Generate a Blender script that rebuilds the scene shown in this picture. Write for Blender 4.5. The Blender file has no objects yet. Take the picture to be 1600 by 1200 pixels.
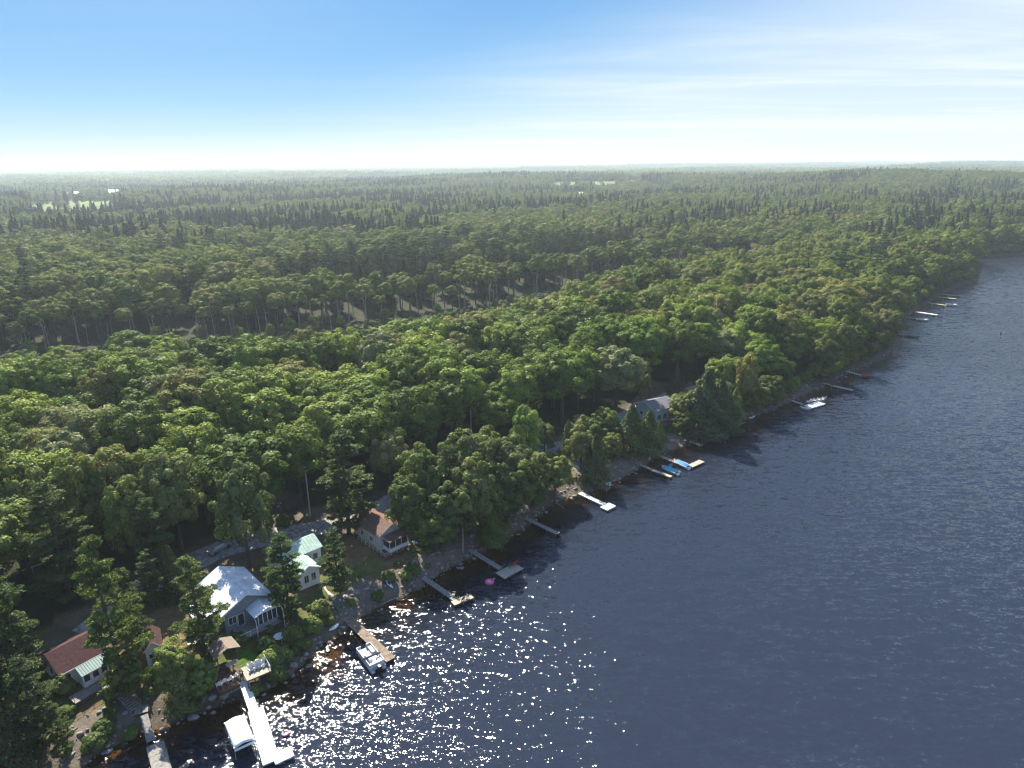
import bpy, math, random
import numpy as np
from mathutils import Matrix, Vector
from math import radians as R, sin, cos, pi

random.seed(7); rng = np.random.default_rng(7)
sc = bpy.context.scene
COL = sc.collection

# ------------------------------------------------------------------ camera
CAMZ = 70.0; FPX = 1066.0; PITCH = R(18.0); ROLL = R(-0.55)
cam = bpy.data.cameras.new('camera'); camo = bpy.data.objects.new('camera', cam); COL.objects.link(camo)
cam.sensor_width = 36; cam.lens = FPX/1600*36; cam.clip_start = 0.5; cam.clip_end = 60000
CM = Matrix.Translation((0, 0, CAMZ)) @ (Matrix.Rotation(pi/2-PITCH, 4, 'X') @ Matrix.Rotation(ROLL, 4, 'Z'))
camo.matrix_world = CM
sc.camera = camo
sc.render.resolution_x = 1024; sc.render.resolution_y = 768
sc.cycles.max_bounces = 6; sc.cycles.diffuse_bounces = 1; sc.cycles.glossy_bounces = 2
sc.cycles.transparent_max_bounces = 6; sc.cycles.transmission_bounces = 2; sc.cycles.volume_bounces = 0
sc.cycles.sample_clamp_direct = 0; sc.cycles.sample_clamp_indirect = 4
sc.cycles.use_denoising = True; sc.cycles.denoising_input_passes = 'RGB_ALBEDO_NORMAL'; sc.cycles.denoising_prefilter = 'ACCURATE'; sc.cycles.use_adaptive_sampling = False; sc.cycles.pixel_filter_type = 'BLACKMAN_HARRIS'; sc.cycles.filter_width = 1.3
sc.cycles.caustics_reflective = False; sc.cycles.caustics_refractive = False

# ------------------------------------------------------------------ world and sun
SUN_AZ = R(-23); SUN_EL = R(43)
SUND = Vector((sin(SUN_AZ)*cos(SUN_EL), cos(SUN_AZ)*cos(SUN_EL), sin(SUN_EL)))
sc.view_settings.view_transform = 'Standard'; sc.view_settings.look = 'None'
sc.view_settings.exposure = 1.3; sc.view_settings.gamma = 1; sc.view_settings.use_curve_mapping = False
W = bpy.data.worlds.new("World"); sc.world = W; W.use_nodes = True
nt = W.node_tree; nt.nodes.clear()
def N(nt, t, **kw):
    n = nt.nodes.new(t)
    for k, v in kw.items():
        if hasattr(n, k) and not k.startswith('_'): setattr(n, k, v)
    return n
def L(nt, a, b): nt.links.new(a, b)
def math_n(nt, op, a, b=None, clamp=False):
    n = nt.nodes.new('ShaderNodeMath'); n.operation = op; n.use_clamp = clamp
    for i, v in enumerate((a, b)):
        if v is None: continue
        if isinstance(v, (int, float)): n.inputs[i].default_value = v
        else: nt.links.new(v, n.inputs[i])
    return n.outputs[0]
def maprange(nt, v, a, b, c=0.0, d=1.0, smooth=True):
    n = nt.nodes.new('ShaderNodeMapRange'); n.interpolation_type = 'SMOOTHSTEP' if smooth else 'LINEAR'
    nt.links.new(v, n.inputs[0])
    for i, x in enumerate((a, b, c, d)): n.inputs[i+1].default_value = x
    return n.outputs[0]
def mixc(nt, f, a, b, blend='MIX'):
    n = nt.nodes.new('ShaderNodeMix'); n.data_type = 'RGBA'; n.blend_type = blend
    for i, v in ((0, f), (6, a), (7, b)):
        if isinstance(v, (int, float)): n.inputs[i].default_value = v
        elif isinstance(v, tuple): n.inputs[i].default_value = (*v[:3], 1)
        else: nt.links.new(v, n.inputs[i])
    return n.outputs[2]
def ramp(nt, v, stops, interp='LINEAR'):
    n = nt.nodes.new('ShaderNodeValToRGB'); n.color_ramp.interpolation = interp
    e = n.color_ramp.elements
    while len(e) > 1: e.remove(e[-1])
    e[0].position = stops[0][0]; e[0].color = (*stops[0][1], 1)
    for p, c in stops[1:]:
        q = e.new(p); q.color = (*c, 1)
    nt.links.new(v, n.inputs[0]); return n.outputs[0]
def noise(nt, vec, scale, detail=3, rough=0.55, dist=0.0):
    n = nt.nodes.new('ShaderNodeTexNoise'); n.inputs['Scale'].default_value = scale
    n.inputs['Detail'].default_value = detail; n.inputs['Roughness'].default_value = rough
    n.inputs['Distortion'].default_value = dist
    if vec is not None: nt.links.new(vec, n.inputs['Vector'])
    return n

tc = N(nt, 'ShaderNodeTexCoord')
sep = N(nt, 'ShaderNodeSeparateXYZ'); L(nt, tc.outputs['Generated'], sep.inputs[0])
dx, dy, dz = sep.outputs
zp = math_n(nt, 'MAXIMUM', dz, 0.0)
# the blue overhead comes down close to the horizon, as in the photograph
cb = N(nt, 'ShaderNodeCombineXYZ'); L(nt, dx, cb.inputs[0]); L(nt, dy, cb.inputs[1])
L(nt, math_n(nt, 'MULTIPLY', zp, 3.2), cb.inputs[2])
nm = N(nt, 'ShaderNodeVectorMath', operation='NORMALIZE'); L(nt, cb.outputs[0], nm.inputs[0])
sky = N(nt, 'ShaderNodeTexSky', sky_type='NISHITA', sun_disc=False, sun_elevation=SUN_EL, sun_rotation=SUN_AZ,
        altitude=70, air_density=1.0, dust_density=0.6, ozone_density=2.5)
L(nt, nm.outputs[0], sky.inputs[0])
hs = N(nt, 'ShaderNodeHueSaturation'); hs.inputs['Saturation'].default_value = 1.5; hs.inputs['Value'].default_value = 1.0
L(nt, sky.outputs[0], hs.inputs['Color'])
# cirrus on a high flat layer, seen in perspective
zc = math_n(nt, 'ADD', zp, 0.02)
px = math_n(nt, 'DIVIDE', dx, zc); py = math_n(nt, 'DIVIDE', dy, zc)
cb2 = N(nt, 'ShaderNodeCombineXYZ'); L(nt, px, cb2.inputs[0]); L(nt, py, cb2.inputs[1])
mp = N(nt, 'ShaderNodeMapping'); mp.inputs['Rotation'].default_value = (0, 0, R(28)); mp.inputs['Scale'].default_value = (0.10, 0.30, 1)
L(nt, cb2.outputs[0], mp.inputs[0])
n1 = noise(nt, mp.outputs[0], 1.5, 8, 0.62, 0.6)
mp2 = N(nt, 'ShaderNodeMapping'); mp2.inputs['Rotation'].default_value = (0, 0, R(20)); mp2.inputs['Scale'].default_value = (0.03, 0.12, 1)
mp2.inputs['Location'].default_value = (1.3, 0.4, 0)
L(nt, cb2.outputs[0], mp2.inputs[0])
n2 = noise(nt, mp2.outputs[0], 1.0, 3, 0.5)
wisps = maprange(nt, n1.outputs[0], 0.40, 0.80)
bank = maprange(nt, n2.outputs[0], 0.42, 0.66)
# more cloud towards the right of the view and towards the horizon
side = maprange(nt, math_n(nt, 'SUBTRACT', math_n(nt, 'ADD', math_n(nt, 'MULTIPLY', dx, 1.0), 0.26),
                math_n(nt, 'MULTIPLY', dz, 2.6)), -0.28, 0.45)
hor = maprange(nt, dz, 0.0, 0.125, 1.0, 0.0)
c = math_n(nt, 'ADD', math_n(nt, 'MULTIPLY', wisps, 0.42), math_n(nt, 'MULTIPLY', bank, 0.25))
c = math_n(nt, 'ADD', math_n(nt, 'MULTIPLY', c, math_n(nt, 'ADD', side, 0.25)), math_n(nt, 'MULTIPLY', side, 0.58))
c = math_n(nt, 'ADD', c, math_n(nt, 'MULTIPLY', math_n(nt, 'POWER', hor, 1.6), 0.20))
c = math_n(nt, 'MINIMUM', c, 0.96)
high = maprange(nt, dz, 0.10, 0.35, 1.0, 0.25)
c = math_n(nt, 'MULTIPLY', c, high)
grad = ramp(nt, zp, [(0, (.66, .80, .92)), (.025, (.58, .77, .94)), (.07, (.42, .71, .95)), (.13, (.27, .58, .92)), (.20, (.155, .46, .87)), (.34, (.21, .44, .83)), (.60, (.29, .44, .80)), (1, (.27, .41, .74))])
gsc = N(nt, 'ShaderNodeVectorMath', operation='SCALE'); L(nt, grad, gsc.inputs[0]); gsc.inputs['Scale'].default_value = 8.6
skyb = mixc(nt, .82, hs.outputs[0], gsc.outputs[0])
skyc = mixc(nt, c, skyb, (7.9, 8.6, 9.3))
bg = N(nt, 'ShaderNodeBackground'); L(nt, skyc, bg.inputs[0]); bg.inputs[1].default_value = 0.0487
wo = N(nt, 'ShaderNodeOutputWorld'); L(nt, bg.outputs[0], wo.inputs[0])

sun = bpy.data.lights.new('sun', 'SUN'); sun.energy = 5.0; sun.angle = R(0.5); sun.color = (1, 0.93, 0.79)
suno = bpy.data.objects.new('sun', sun); COL.objects.link(suno)
suno.rotation_mode = 'QUATERNION'; suno.rotation_quaternion = SUND.to_track_quat('Z', 'Y')

# ------------------------------------------------------------------ pixel -> place helpers
CM3 = np.array(CM.to_3x3())
def ray(x, y):
    v = CM3 @ np.array([(x-800)/FPX, (600-y)/FPX, -1.0]); return v
def G(x, y, z=0.0):
    v = ray(x, y); t = (z-CAMZ)/v[2]; return np.array([v[0]*t, v[1]*t, z])

# ------------------------------------------------------------------ the shore
SHPX = [(125,1196),(167,1171),(223,1142),(262,1132),(293,1120),(352,1101),(400,1088),(432,1067),(469,1042),(512,999),(540,983),
        (563,964),(594,946),(624,933),(660,917),(679,900),(709,884),(737,870),(761,857),(793,839),(825,822),(852,794),(883,778),
        (904,772),(932,767),(951,753),(976,744),(1003,729),(1029,711),(1065,697),(1086,686),(1112,681),(1150,664),(1182,649),
        (1214,637),(1235,628),(1267,611),(1300,599),(1325,582),(1362,568),(1393,550),(1404,534),(1408,514),(1424,490),(1448,474),
        (1468,461),(1500,446),(1524,438),(1533,424),(1532,414)]
SH = np.array([G(a, b)[:2] for a, b in SHPX])
d0 = SH[0]-SH[3]; d0 /= np.linalg.norm(d0)
pre = [SH[0]+d0*k for k in (3000, 60, 30, 12)]
tip = SH[-1]
far = [G(1500, 409)[:2]+np.array([0, 12]), G(1480, 404)[:2], G(1534, 402)[:2], G(1565, 399.5)[:2], G(1600, 397)[:2], G(1700, 393)[:2], G(1900, 380)[:2], (900, 760), (1500, 1000), (4000, 1500), (16000, 5000)]
SHORE = np.array([*pre, *SH, *far], float)
LANDP = np.array([*SHORE, (16000, 16000), (0, 40000), (-40000, 20000), (-40000, -20000), (SHORE[0][0]-10, -20000)])
def inpoly(x, y, P):
    r = np.zeros(x.shape, bool); n = len(P)
    for i in range(n):
        x1, y1 = P[i]; x2, y2 = P[(i+1) % n]
        if y1 == y2: continue
        m = ((y1 > y) != (y2 > y)) & (x < (x2-x1)*(y-y1)/(y2-y1)+x1)
        r ^= m
    return r
def pdist(x, y, P, closed=False):
    d = np.full(x.shape, 1e18); n = len(P)
    for i in range(n if closed else n-1):
        ax, ay = P[i]; bx, by = P[(i+1) % n]; ux, uy = bx-ax, by-ay; l2 = ux*ux+uy*uy+1e-9
        t = np.clip(((x-ax)*ux+(y-ay)*uy)/l2, 0, 1)
        d = np.minimum(d, (x-ax-t*ux)**2+(y-ay-t*uy)**2)
    return np.sqrt(d)
def sdist(x, y):
    x = np.asarray(x, float); y = np.asarray(y, float)
    d = pdist(x, y, SHORE); return np.where(inpoly(x, y, LANDP), d, -d)
def sstep(a, b, v):
    t = np.clip((v-a)/(b-a), 0, 1); return t*t*(3-2*t)
# the marshy strip behind the first wood: far edge seen in the photograph
MFAR = np.array([G(a, b, 4)[:2] for a, b in [(20,560),(160,536),(300,530),(370,527),(450,518),(520,512),(640,494),(740,480),(840,460),(960,434),(1100,410),(1180,398)]])
MN = MFAR[-1]-MFAR[0]; MN /= np.linalg.norm(MN); MNRM = np.array([MN[1], -MN[0]])
MARSH = MFAR + MNRM*31
YARD = [G(a, b, 3)[:2] for a, b in [(-60,1240),(-20,1060),(40,1000),(110,960),(205,930),(240,890),(330,850),(440,826),(470,800),(600,782),(720,752),(830,705),(880,680),(960,668),(1010,600),(1080,600),(1100,640),(1128,672),(1112,690),(1003,735),(904,778),(760,862),(600,960),(470,1050),(300,1130),(120,1220)]]
YARD = np.array(YARD)
ROAD = np.array([G(a, b, 4)[:2] for a, b in [(130,985),(245,905),(330,862),(400,842),(450,829),(500,820),(545,806),(590,790),(700,735),(800,700),(890,690),(990,640),(1060,610),(1160,590)]])
ROAD2 = np.array([G(a, b, 4)[:2] for a, b in [(445,828),(440,805),(428,788)]])
def npx(x, y, s, o=0.0):
    return (np.sin(x*s+1.3+o)*np.cos(y*s*1.13+.7+2*o)+.6*np.sin(x*s*2.1-y*s*1.4+2.1+o)+.4*np.cos(x*s*1.7+y*s*3.1+o))/2
def height(x, y):
    x = np.asarray(x, float); y = np.asarray(y, float)
    s = sdist(x, y); d = np.hypot(x, y)
    land = .12+1.5*sstep(0, 4.5, s)+1.3*sstep(4, 13, s)+1.0*sstep(14, 40, s)+2.5*sstep(40, 90, s)
    land = land+.12*npx(x, y, .9)*sstep(1, 6, s)
    dm = pdist(x, y, MARSH)
    land = land-2.6*sstep(75, 34, dm)
    amp = sstep(450, 1800, d)
    land = land+amp*(9*npx(x, y, .0023)+6*npx(x, y, .0051, 2))
    land = land+16*np.exp(-((np.hypot(x-760, (y-1500)*1.3))/520)**2)+9*np.exp(-((np.hypot(x-100, y-1900))/500)**2)
    land = land+sstep(2400, 6000, d)*(12*npx(x, y, .0011, 5)+8*npx(x, y, .0026, 1)+2)
    bed = -.05-np.minimum(-s*.085, 2.4)-np.maximum(0, (-s-28))*.1
    return np.where(s > 0, land, np.maximum(bed, -5))
def hz(x, y): return float(height(np.array([x]), np.array([y]))[0])
def P(px_, py_, lift=0.0):
    z = 3.0
    for _ in range(12):
        g = G(px_, py_, z+lift); z = .4*z+.6*max(hz(g[0], g[1]), 0.0)
    g = G(px_, py_, z+lift); g[2] = z; return g

# ------------------------------------------------------------------ object helpers
def link(name, me, parent=None, mat=None):
    o = bpy.data.objects.new(name, me); COL.objects.link(o)
    if parent is not None: o.parent = parent
    if mat is not None and me is not None: me.materials.append(mat)
    return o
def tag(o, label=None, cat=None, group=None, kind=None):
    if label: o['label'] = label
    if cat: o['category'] = cat
    if group: o['group'] = group
    if kind: o['kind'] = kind
    return o
def thing(name, label, cat, loc=(0, 0, 0), rz=0.0, group=None):
    o = link(name, None); o.location = loc; o.rotation_euler = (0, 0, rz); o.empty_display_size = .3
    return tag(o, label, cat, group)
def npmesh(name, V, F, smooth=False):
    """V (n,3), F (m,k) same-size faces"""
    V = np.asarray(V, np.float32); F = np.asarray(F, np.int32); k = F.shape[1]
    me = bpy.data.meshes.new(name)
    me.vertices.add(len(V)); me.vertices.foreach_set('co', V.ravel())
    me.loops.add(F.size); me.loops.foreach_set('vertex_index', F.ravel())
    me.polygons.add(len(F)); me.polygons.foreach_set('loop_start', np.arange(0, F.size, k, dtype=np.int32))
    me.polygons.foreach_set('loop_total', np.full(len(F), k, np.int32))
    me.update(calc_edges=True)
    if smooth: me.polygons.foreach_set('use_smooth', np.ones(len(F), bool))
    return me
def fattr(me, name, vals, dom='POINT', typ='FLOAT'):
    a = me.attributes.new(name, typ, dom)
    if typ == 'FLOAT': a.data.foreach_set('value', np.asarray(vals, np.float32))
    elif typ == 'INT': a.data.foreach_set('value', np.asarray(vals, np.int32))
    elif typ == 'FLOAT_VECTOR': a.data.foreach_set('vector', np.asarray(vals, np.float32).ravel())
class MB:
    """collects simple solids in one local frame"""
    def __init__(s): s.v = []; s.f = []
    def add(s, vs, fs):
        b = len(s.v); s.v += [tuple(map(float, v)) for v in vs]; s.f += [tuple(b+i for i in f) for f in fs]; return s
    def box(s, c, d, rz=0, rx=0, ry=0):
        M = Matrix.Rotation(rz, 3, 'Z') @ Matrix.Rotation(ry, 3, 'Y') @ Matrix.Rotation(rx, 3, 'X')
        vs = [Vector(c)+M @ Vector((sx*d[0]/2, sy*d[1]/2, sz*d[2]/2)) for sz in (-1, 1) for sy in (-1, 1) for sx in (-1, 1)]
        return s.add(vs, [(0,2,3,1),(4,5,7,6),(0,1,5,4),(2,6,7,3),(0,4,6,2),(1,3,7,5)])
    def b2(s, x0, x1, y0, y1, z0, z1):
        return s.box(((x0+x1)/2, (y0+y1)/2, (z0+z1)/2), (abs(x1-x0), abs(y1-y0), abs(z1-z0)))
    def prism(s, poly, z0, z1):
        n = len(poly)
        return s.add([(a, b, z0) for a, b in poly]+[(a, b, z1) for a, b in poly],
                     [tuple(range(n-1, -1, -1)), tuple(range(n, 2*n))]+[(i, (i+1) % n, n+(i+1) % n, n+i) for i in range(n)])
    def slab(s, quad, t):
        q = [Vector(p) for p in quad]; nn = (q[1]-q[0]).cross(q[3]-q[0]).normalized()*t
        return s.add([*q, *[p+nn for p in q]], [(3,2,1,0),(4,5,6,7),(0,1,5,4),(1,2,6,5),(2,3,7,6),(3,0,4,7)])
    def tube(s, pts, r, n=6, cap=True):
        pts = [Vector(p) for p in pts]; rs = r if isinstance(r, (list, tuple)) else [r]*len(pts)
        vs = []; fs = []
        for i, p in enumerate(pts):
            t = (pts[min(i+1, len(pts)-1)]-pts[max(i-1, 0)]).normalized()
            a = t.cross(Vector((0, 0, 1)) if abs(t.z) < .95 else Vector((1, 0, 0))).normalized(); b = t.cross(a)
            for k in range(n):
                q = 2*pi*k/n; vs.append(p+(a*cos(q)+b*sin(q))*rs[i])
        for i in range(len(pts)-1):
            for k in range(n): fs.append((i*n+k, i*n+(k+1) % n, (i+1)*n+(k+1) % n, (i+1)*n+k))
        if cap: fs += [tuple(range(n-1, -1, -1)), tuple((len(pts)-1)*n+k for k in range(n))]
        return s.add(vs, fs)
    def ell(s, c, r, nu=10, nv=6, zmin=-1):
        vs = []; fs = []
        for j in range(nv+1):
            ph = -pi/2+pi*j/nv; z = max(sin(ph), zmin)
            for i in range(nu):
                th = 2*pi*i/nu; vs.append((c[0]+r[0]*cos(ph)*cos(th), c[1]+r[1]*cos(ph)*sin(th), c[2]+r[2]*z))
        for j in range(nv):
            for i in range(nu): fs.append((j*nu+i, j*nu+(i+1) % nu, (j+1)*nu+(i+1) % nu, (j+1)*nu+i))
        return s.add(vs, fs)
    def mesh(s, name, mat=None, smooth=False):
        me = bpy.data.meshes.new(name); me.from_pydata(s.v, [], s.f); me.update()
        if mat: me.materials.append(mat)
        if smooth: me.polygons.foreach_set('use_smooth', [True]*len(me.polygons))
        return me
    def build(s, name, mat, parent=None, smooth=False):
        return link(name, s.mesh(name, mat, smooth), parent)

# ------------------------------------------------------------------ materials
def newmat(name):
    m = bpy.data.materials.new(name); m.use_nodes = True; m.node_tree.nodes.clear(); return m, m.node_tree
def plain(name, col, rough=.6, metal=0.0, var=.12, scale=3.0, bump=0.0, col2=None, spec=.4):
    m, t = newmat(name); o = N(t, 'ShaderNodeOutputMaterial'); b = N(t, 'ShaderNodeBsdfPrincipled')
    tcn = N(t, 'ShaderNodeTexCoord'); n = noise(t, tcn.outputs['Object'], scale, 5, .6)
    c2 = col2 or tuple(max(0, x*(1-2*var)) for x in col)
    c1 = tuple(min(1, x*(1+var)) for x in col)
    L(t, ramp(t, n.outputs[0], [(.3, c2), (.62, c1)]), b.inputs['Base Color'])
    b.inputs['Roughness'].default_value = rough; b.inputs['Metallic'].default_value = metal
    b.inputs['Specular IOR Level'].default_value = spec
    if bump:
        bp = N(t, 'ShaderNodeBump'); bp.inputs['Strength'].default_value = bump; bp.inputs['Distance'].default_value = .02
        L(t, n.outputs[0], bp.inputs['Height']); L(t, bp.outputs[0], b.inputs['Normal'])
    L(t, b.outputs[0], o.inputs[0]); return m
def leafmat(name, stops, trans=.24, hue_noise=.45):
    m, t = newmat(name); o = N(t, 'ShaderNodeOutputMaterial')
    oi = N(t, 'ShaderNodeObjectInfo'); at = N(t, 'ShaderNodeAttribute', attribute_name='tone')
    nz = noise(t, oi.outputs['Location'], .011, 3, .6)
    rr = math_n(t, 'ADD', math_n(t, 'MULTIPLY', oi.outputs['Random'], 1-hue_noise), math_n(t, 'MULTIPLY', math_n(t, 'SUBTRACT', nz.outputs[0], .25), 2*hue_noise), True)
    c = ramp(t, rr, stops)
    c = mixc(t, oi.outputs['Alpha'], c, oi.outputs['Color'])
    tone = maprange(t, at.outputs['Fac'], 0, 1, .8, 1.95, False)
    hsn = N(t, 'ShaderNodeHueSaturation'); L(t, c, hsn.inputs['Color']); L(t, tone, hsn.inputs['Value'])
    hsn.inputs['Saturation'].default_value = .95
    L(t, maprange(t, at.outputs['Fac'], 0, 1, .499, .477, False), hsn.inputs['Hue'])
    d = N(t, 'ShaderNodeBsdfDiffuse'); L(t, hsn.outputs[0], d.inputs[0])
    tr = N(t, 'ShaderNodeBsdfTranslucent'); L(t, mixc(t, 1.0, hsn.outputs[0], (1.25, 1.15, .45), 'MULTIPLY'), tr.inputs[0])
    g = N(t, 'ShaderNodeBsdfGlossy'); g.inputs['Roughness'].default_value = .45; g.inputs[0].default_value = (.8, .85, .8, 1)
    m1 = N(t, 'ShaderNodeMixShader'); m1.inputs[0].default_value = trans; L(t, d.outputs[0], m1.inputs[1]); L(t, tr.outputs[0], m1.inputs[2])
    m2 = N(t, 'ShaderNodeMixShader'); m2.inputs[0].default_value = .012; L(t, m1.outputs[0], m2.inputs[1]); L(t, g.outputs[0], m2.inputs[2])
    L(t, m2.outputs[0], o.inputs[0]); return m
LEAF = leafmat('broad_leaves', [(0, (.048, .082, .013)), (.2, (.060, .105, .014)), (.45, (.088, .135, .018)), (.62, (.112, .155, .022)), (.78, (.125, .135, .045)), (.90, (.16, .165, .03)), (.96, (.20, .18, .03)), (1, (.17, .12, .04))])
NEEDLE = leafmat('pine_needles', [(0, (.020, .045, .016)), (.5, (.032, .065, .022)), (1, (.05, .085, .025))], .2)
SPRUCE = leafmat('spruce_needles', [(0, (.014, .032, .015)), (.6, (.022, .046, .018)), (1, (.036, .062, .02))], .12)
BUSHM = leafmat('bush_leaves', [(0, (.05, .085, .018)), (.5, (.075, .12, .022)), (.8, (.11, .13, .03)), (1, (.14, .12, .04))], .3)
BARK = plain('bark', (.085, .07, .055), .9, var=.35, scale=6, bump=.5)
PALEBARK = plain('pale_bark', (.30, .27, .23), .85, var=.3, scale=4, bump=.3)
# ------------------------------------------------------------------ ground
def polar_grid(r0, r1, ratio, fine, half, coarse):
    rs = [r0]
    while rs[-1] < r1: rs.append(rs[-1]*ratio)
    a = list(np.arange(-half, half+1e-6, fine)); b = list(np.arange(half+coarse, 360-half-1e-6, coarse))
    th = np.radians(np.array(a+b)); rs = np.array(rs)
    X = np.outer(rs, np.sin(th)); Y = np.outer(rs, np.cos(th))
    n = len(th); i = np.arange(len(rs)-1)[:, None]; j = np.arange(n)[None, :]; j2 = (j+1) % n
    F = np.stack([i*n+j, i*n+j2, (i+1)*n+j2, (i+1)*n+j], -1).reshape(-1, 4)
    return X.ravel(), Y.ravel(), F, n
def ring_cap(F, n): return F
FIELDS = {}
def farpoly(pxs, dn, df):
    out = []
    for p in pxs: v = ray(p, 300); a = v[:2]/np.hypot(*v[:2]); out.append(a*dn)
    for p in pxs[::-1]: v = ray(p, 300); a = v[:2]/np.hypot(*v[:2]); out.append(a*df)
    return np.array(out)
FIELDS['field'] = [farpoly([40, 175], 1000, 1680), farpoly([150, 205], 1450, 1800), farpoly([862, 975], 1420, 1780), farpoly([1215, 1310], 1800, 2250), farpoly([1010, 1050], 1360, 1600)]
FIELDS['sand'] = [farpoly([972, 1002], 1500, 2350)]
FIELDS['lake'] = [farpoly([515, 690], 2350, 3000)]
def infield(x, y, keys=('field', 'sand', 'lake')):
    m = np.zeros(x.shape, bool)
    for k in keys:
        for p in FIELDS[k]: m |= inpoly(x, y, p)
    return m
X, Y, F, nth = polar_grid(14, 17000, 1.0165, .33, 48, 4.0)
X = np.append(X, 0); Y = np.append(Y, 0)
Z = height(X, Y)
for k, p in [(k, p) for k in ('lake',) for p in FIELDS[k]]:
    m = inpoly(X, Y, p); Z[m] = 1.0
ctr = len(X)-1
me = npmesh('ground', np.stack([X, Y, Z], 1), F, True)
bmv = list(range(nth))
S = sdist(X, Y); dmar = pdist(X, Y, MARSH)
C = np.zeros((len(X), 4)); C[:, 3] = 1
def paint(mask, col):
    m = np.clip(mask, 0, 1)[:, None]; C[:, :3] = C[:, :3]*(1-m)+np.array(col)*m
C[:, :3] = (.030, .033, .014)
paint(sstep(500, 1500, np.hypot(X, Y))*1.0, (.035, .055, .018))
yd = inpoly(X, Y, YARD)*1.0
paint(yd, (.17, .115, .062))
paint(yd*(npx(X, Y, .22) > .15), (.10, .11, .035))
paint(sstep(30, 18, pdist(X, Y, MARSH[4:10])), (.13, .16, .035))
paint(sstep(6.5, 3.5, S)*(S > 0)*(X < 95), (.13, .105, .08)); paint(sstep(3.5, 1.0, S)*(S > 0)*(X >= 95), (.07, .065, .055))
GRAV = [[(575,900),(615,925),(570,955),(535,970),(520,940),(545,915)], [(700,850),(760,868),(700,900),(650,915),(620,900),(650,870)],
        [(850,700),(900,740),(960,760),(1010,725),(1060,700),(1040,690),(980,705),(930,740),(905,700),(870,690)], [(110,1130),(190,1090),(225,1120),(150,1170),(90,1190)]]
for g in GRAV: paint(inpoly(X, Y, np.array([P(*q)[:2] for q in g]))*1.0, (.16, .135, .11))
LAWN = np.array([P(*q)[:2] for q in [(372,1020),(398,1008),(412,1014),(416,1034),(385,1040),(376,1036)]])
paint(inpoly(X, Y, LAWN)*1.0, (.07, .16, .02))
paint(sstep(6.5, 4.5, np.minimum(pdist(X, Y, ROAD), pdist(X, Y, ROAD2)))*.7, (.12, .10, .085))
paint((S <= 0)*1.0, (.10, .062, .03))
for p in FIELDS['field']: paint(inpoly(X, Y, p)*1.0, (.13, .17, .055))
for p in FIELDS['sand']: paint(inpoly(X, Y, p)*1.0, (.40, .32, .22))
ca = me.color_attributes.new('earth', 'FLOAT_COLOR', 'POINT'); ca.data.foreach_set('color', C.astype(np.float32).ravel())
m, t = newmat('earth'); o = N(t, 'ShaderNodeOutputMaterial'); b = N(t, 'ShaderNodeBsdfPrincipled'); b.inputs['Roughness'].default_value = .95
b.inputs['Specular IOR Level'].default_value = .15
at = N(t, 'ShaderNodeAttribute', attribute_name='earth'); geo = N(t, 'ShaderNodeNewGeometry')
n1_ = noise(t, geo.outputs['Position'], .35, 6, .65); n2_ = noise(t, geo.outputs['Position'], 2.6, 5, .7)
f = math_n(t, 'ADD', math_n(t, 'MULTIPLY', n1_.outputs[0], 1.5), math_n(t, 'MULTIPLY', n2_.outputs[0], 1.5))
f = maprange(t, f, .9, 2.1, .45, 1.6, False)
cc = N(t, 'ShaderNodeCombineXYZ'); [L(t, f, cc.inputs[k]) for k in range(3)]
L(t, mixc(t, 1.0, at.outputs['Color'], cc.outputs[0], 'MULTIPLY'), b.inputs['Base Color'])
bp = N(t, 'ShaderNodeBump'); bp.inputs['Strength'].default_value = .7; bp.inputs['Distance'].default_value = .25
L(t, n2_.outputs[0], bp.inputs['Height']); L(t, bp.outputs[0], b.inputs['Normal']); L(t, b.outputs[0], o.inputs[0])
EARTH = m
me.materials.append(EARTH)
ground = tag(link('ground', me), kind='structure')

def sheet(name, poly, lift, mat, kind='structure', w=None):
    """strip of width w along a line, draped a little above the ground"""
    pts = [poly[0]]
    for a, b_ in zip(poly[:-1], poly[1:]):
        n = max(1, int(np.hypot(*(b_-a))/2.0)); pts += [a+(b_-a)*(k+1)/n for k in range(n)]
    pts = np.array(pts); tg = np.gradient(pts, axis=0); tg /= np.linalg.norm(tg, axis=1)[:, None]; nn = np.stack([-tg[:, 1], tg[:, 0]], 1)
    cols = 5; V = []
    for k in range(cols):
        q = pts+nn*(w*(k/(cols-1)-.5)+.25*np.sin(np.arange(len(pts))*1.1+k)[:, None]*(k in (0, cols-1)))
        V.append(np.stack([q[:, 0], q[:, 1], height(q[:, 0], q[:, 1])+lift], 1))
    V = np.array(V).transpose(1, 0, 2).reshape(-1, 3); n = len(pts)
    F = [(i*cols+k, (i+1)*cols+k, (i+1)*cols+k+1, i*cols+k+1) for i in range(n-1) for k in range(cols-1)]
    me = npmesh(name, V, np.array(F), True); return tag(link(name, me, None, mat), kind=kind)
GRAVELROAD = plain('gravel_road', (.30, .28, .26), .95, var=.3, scale=1.4, bump=.4)
sheet('road', ROAD, .10, GRAVELROAD, w=5.5)
sheet('lane', ROAD2, .08, plain('dirt_lane', (.065, .052, .038), .95, var=.3, scale=1.4, bump=.4), w=3.0)

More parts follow.
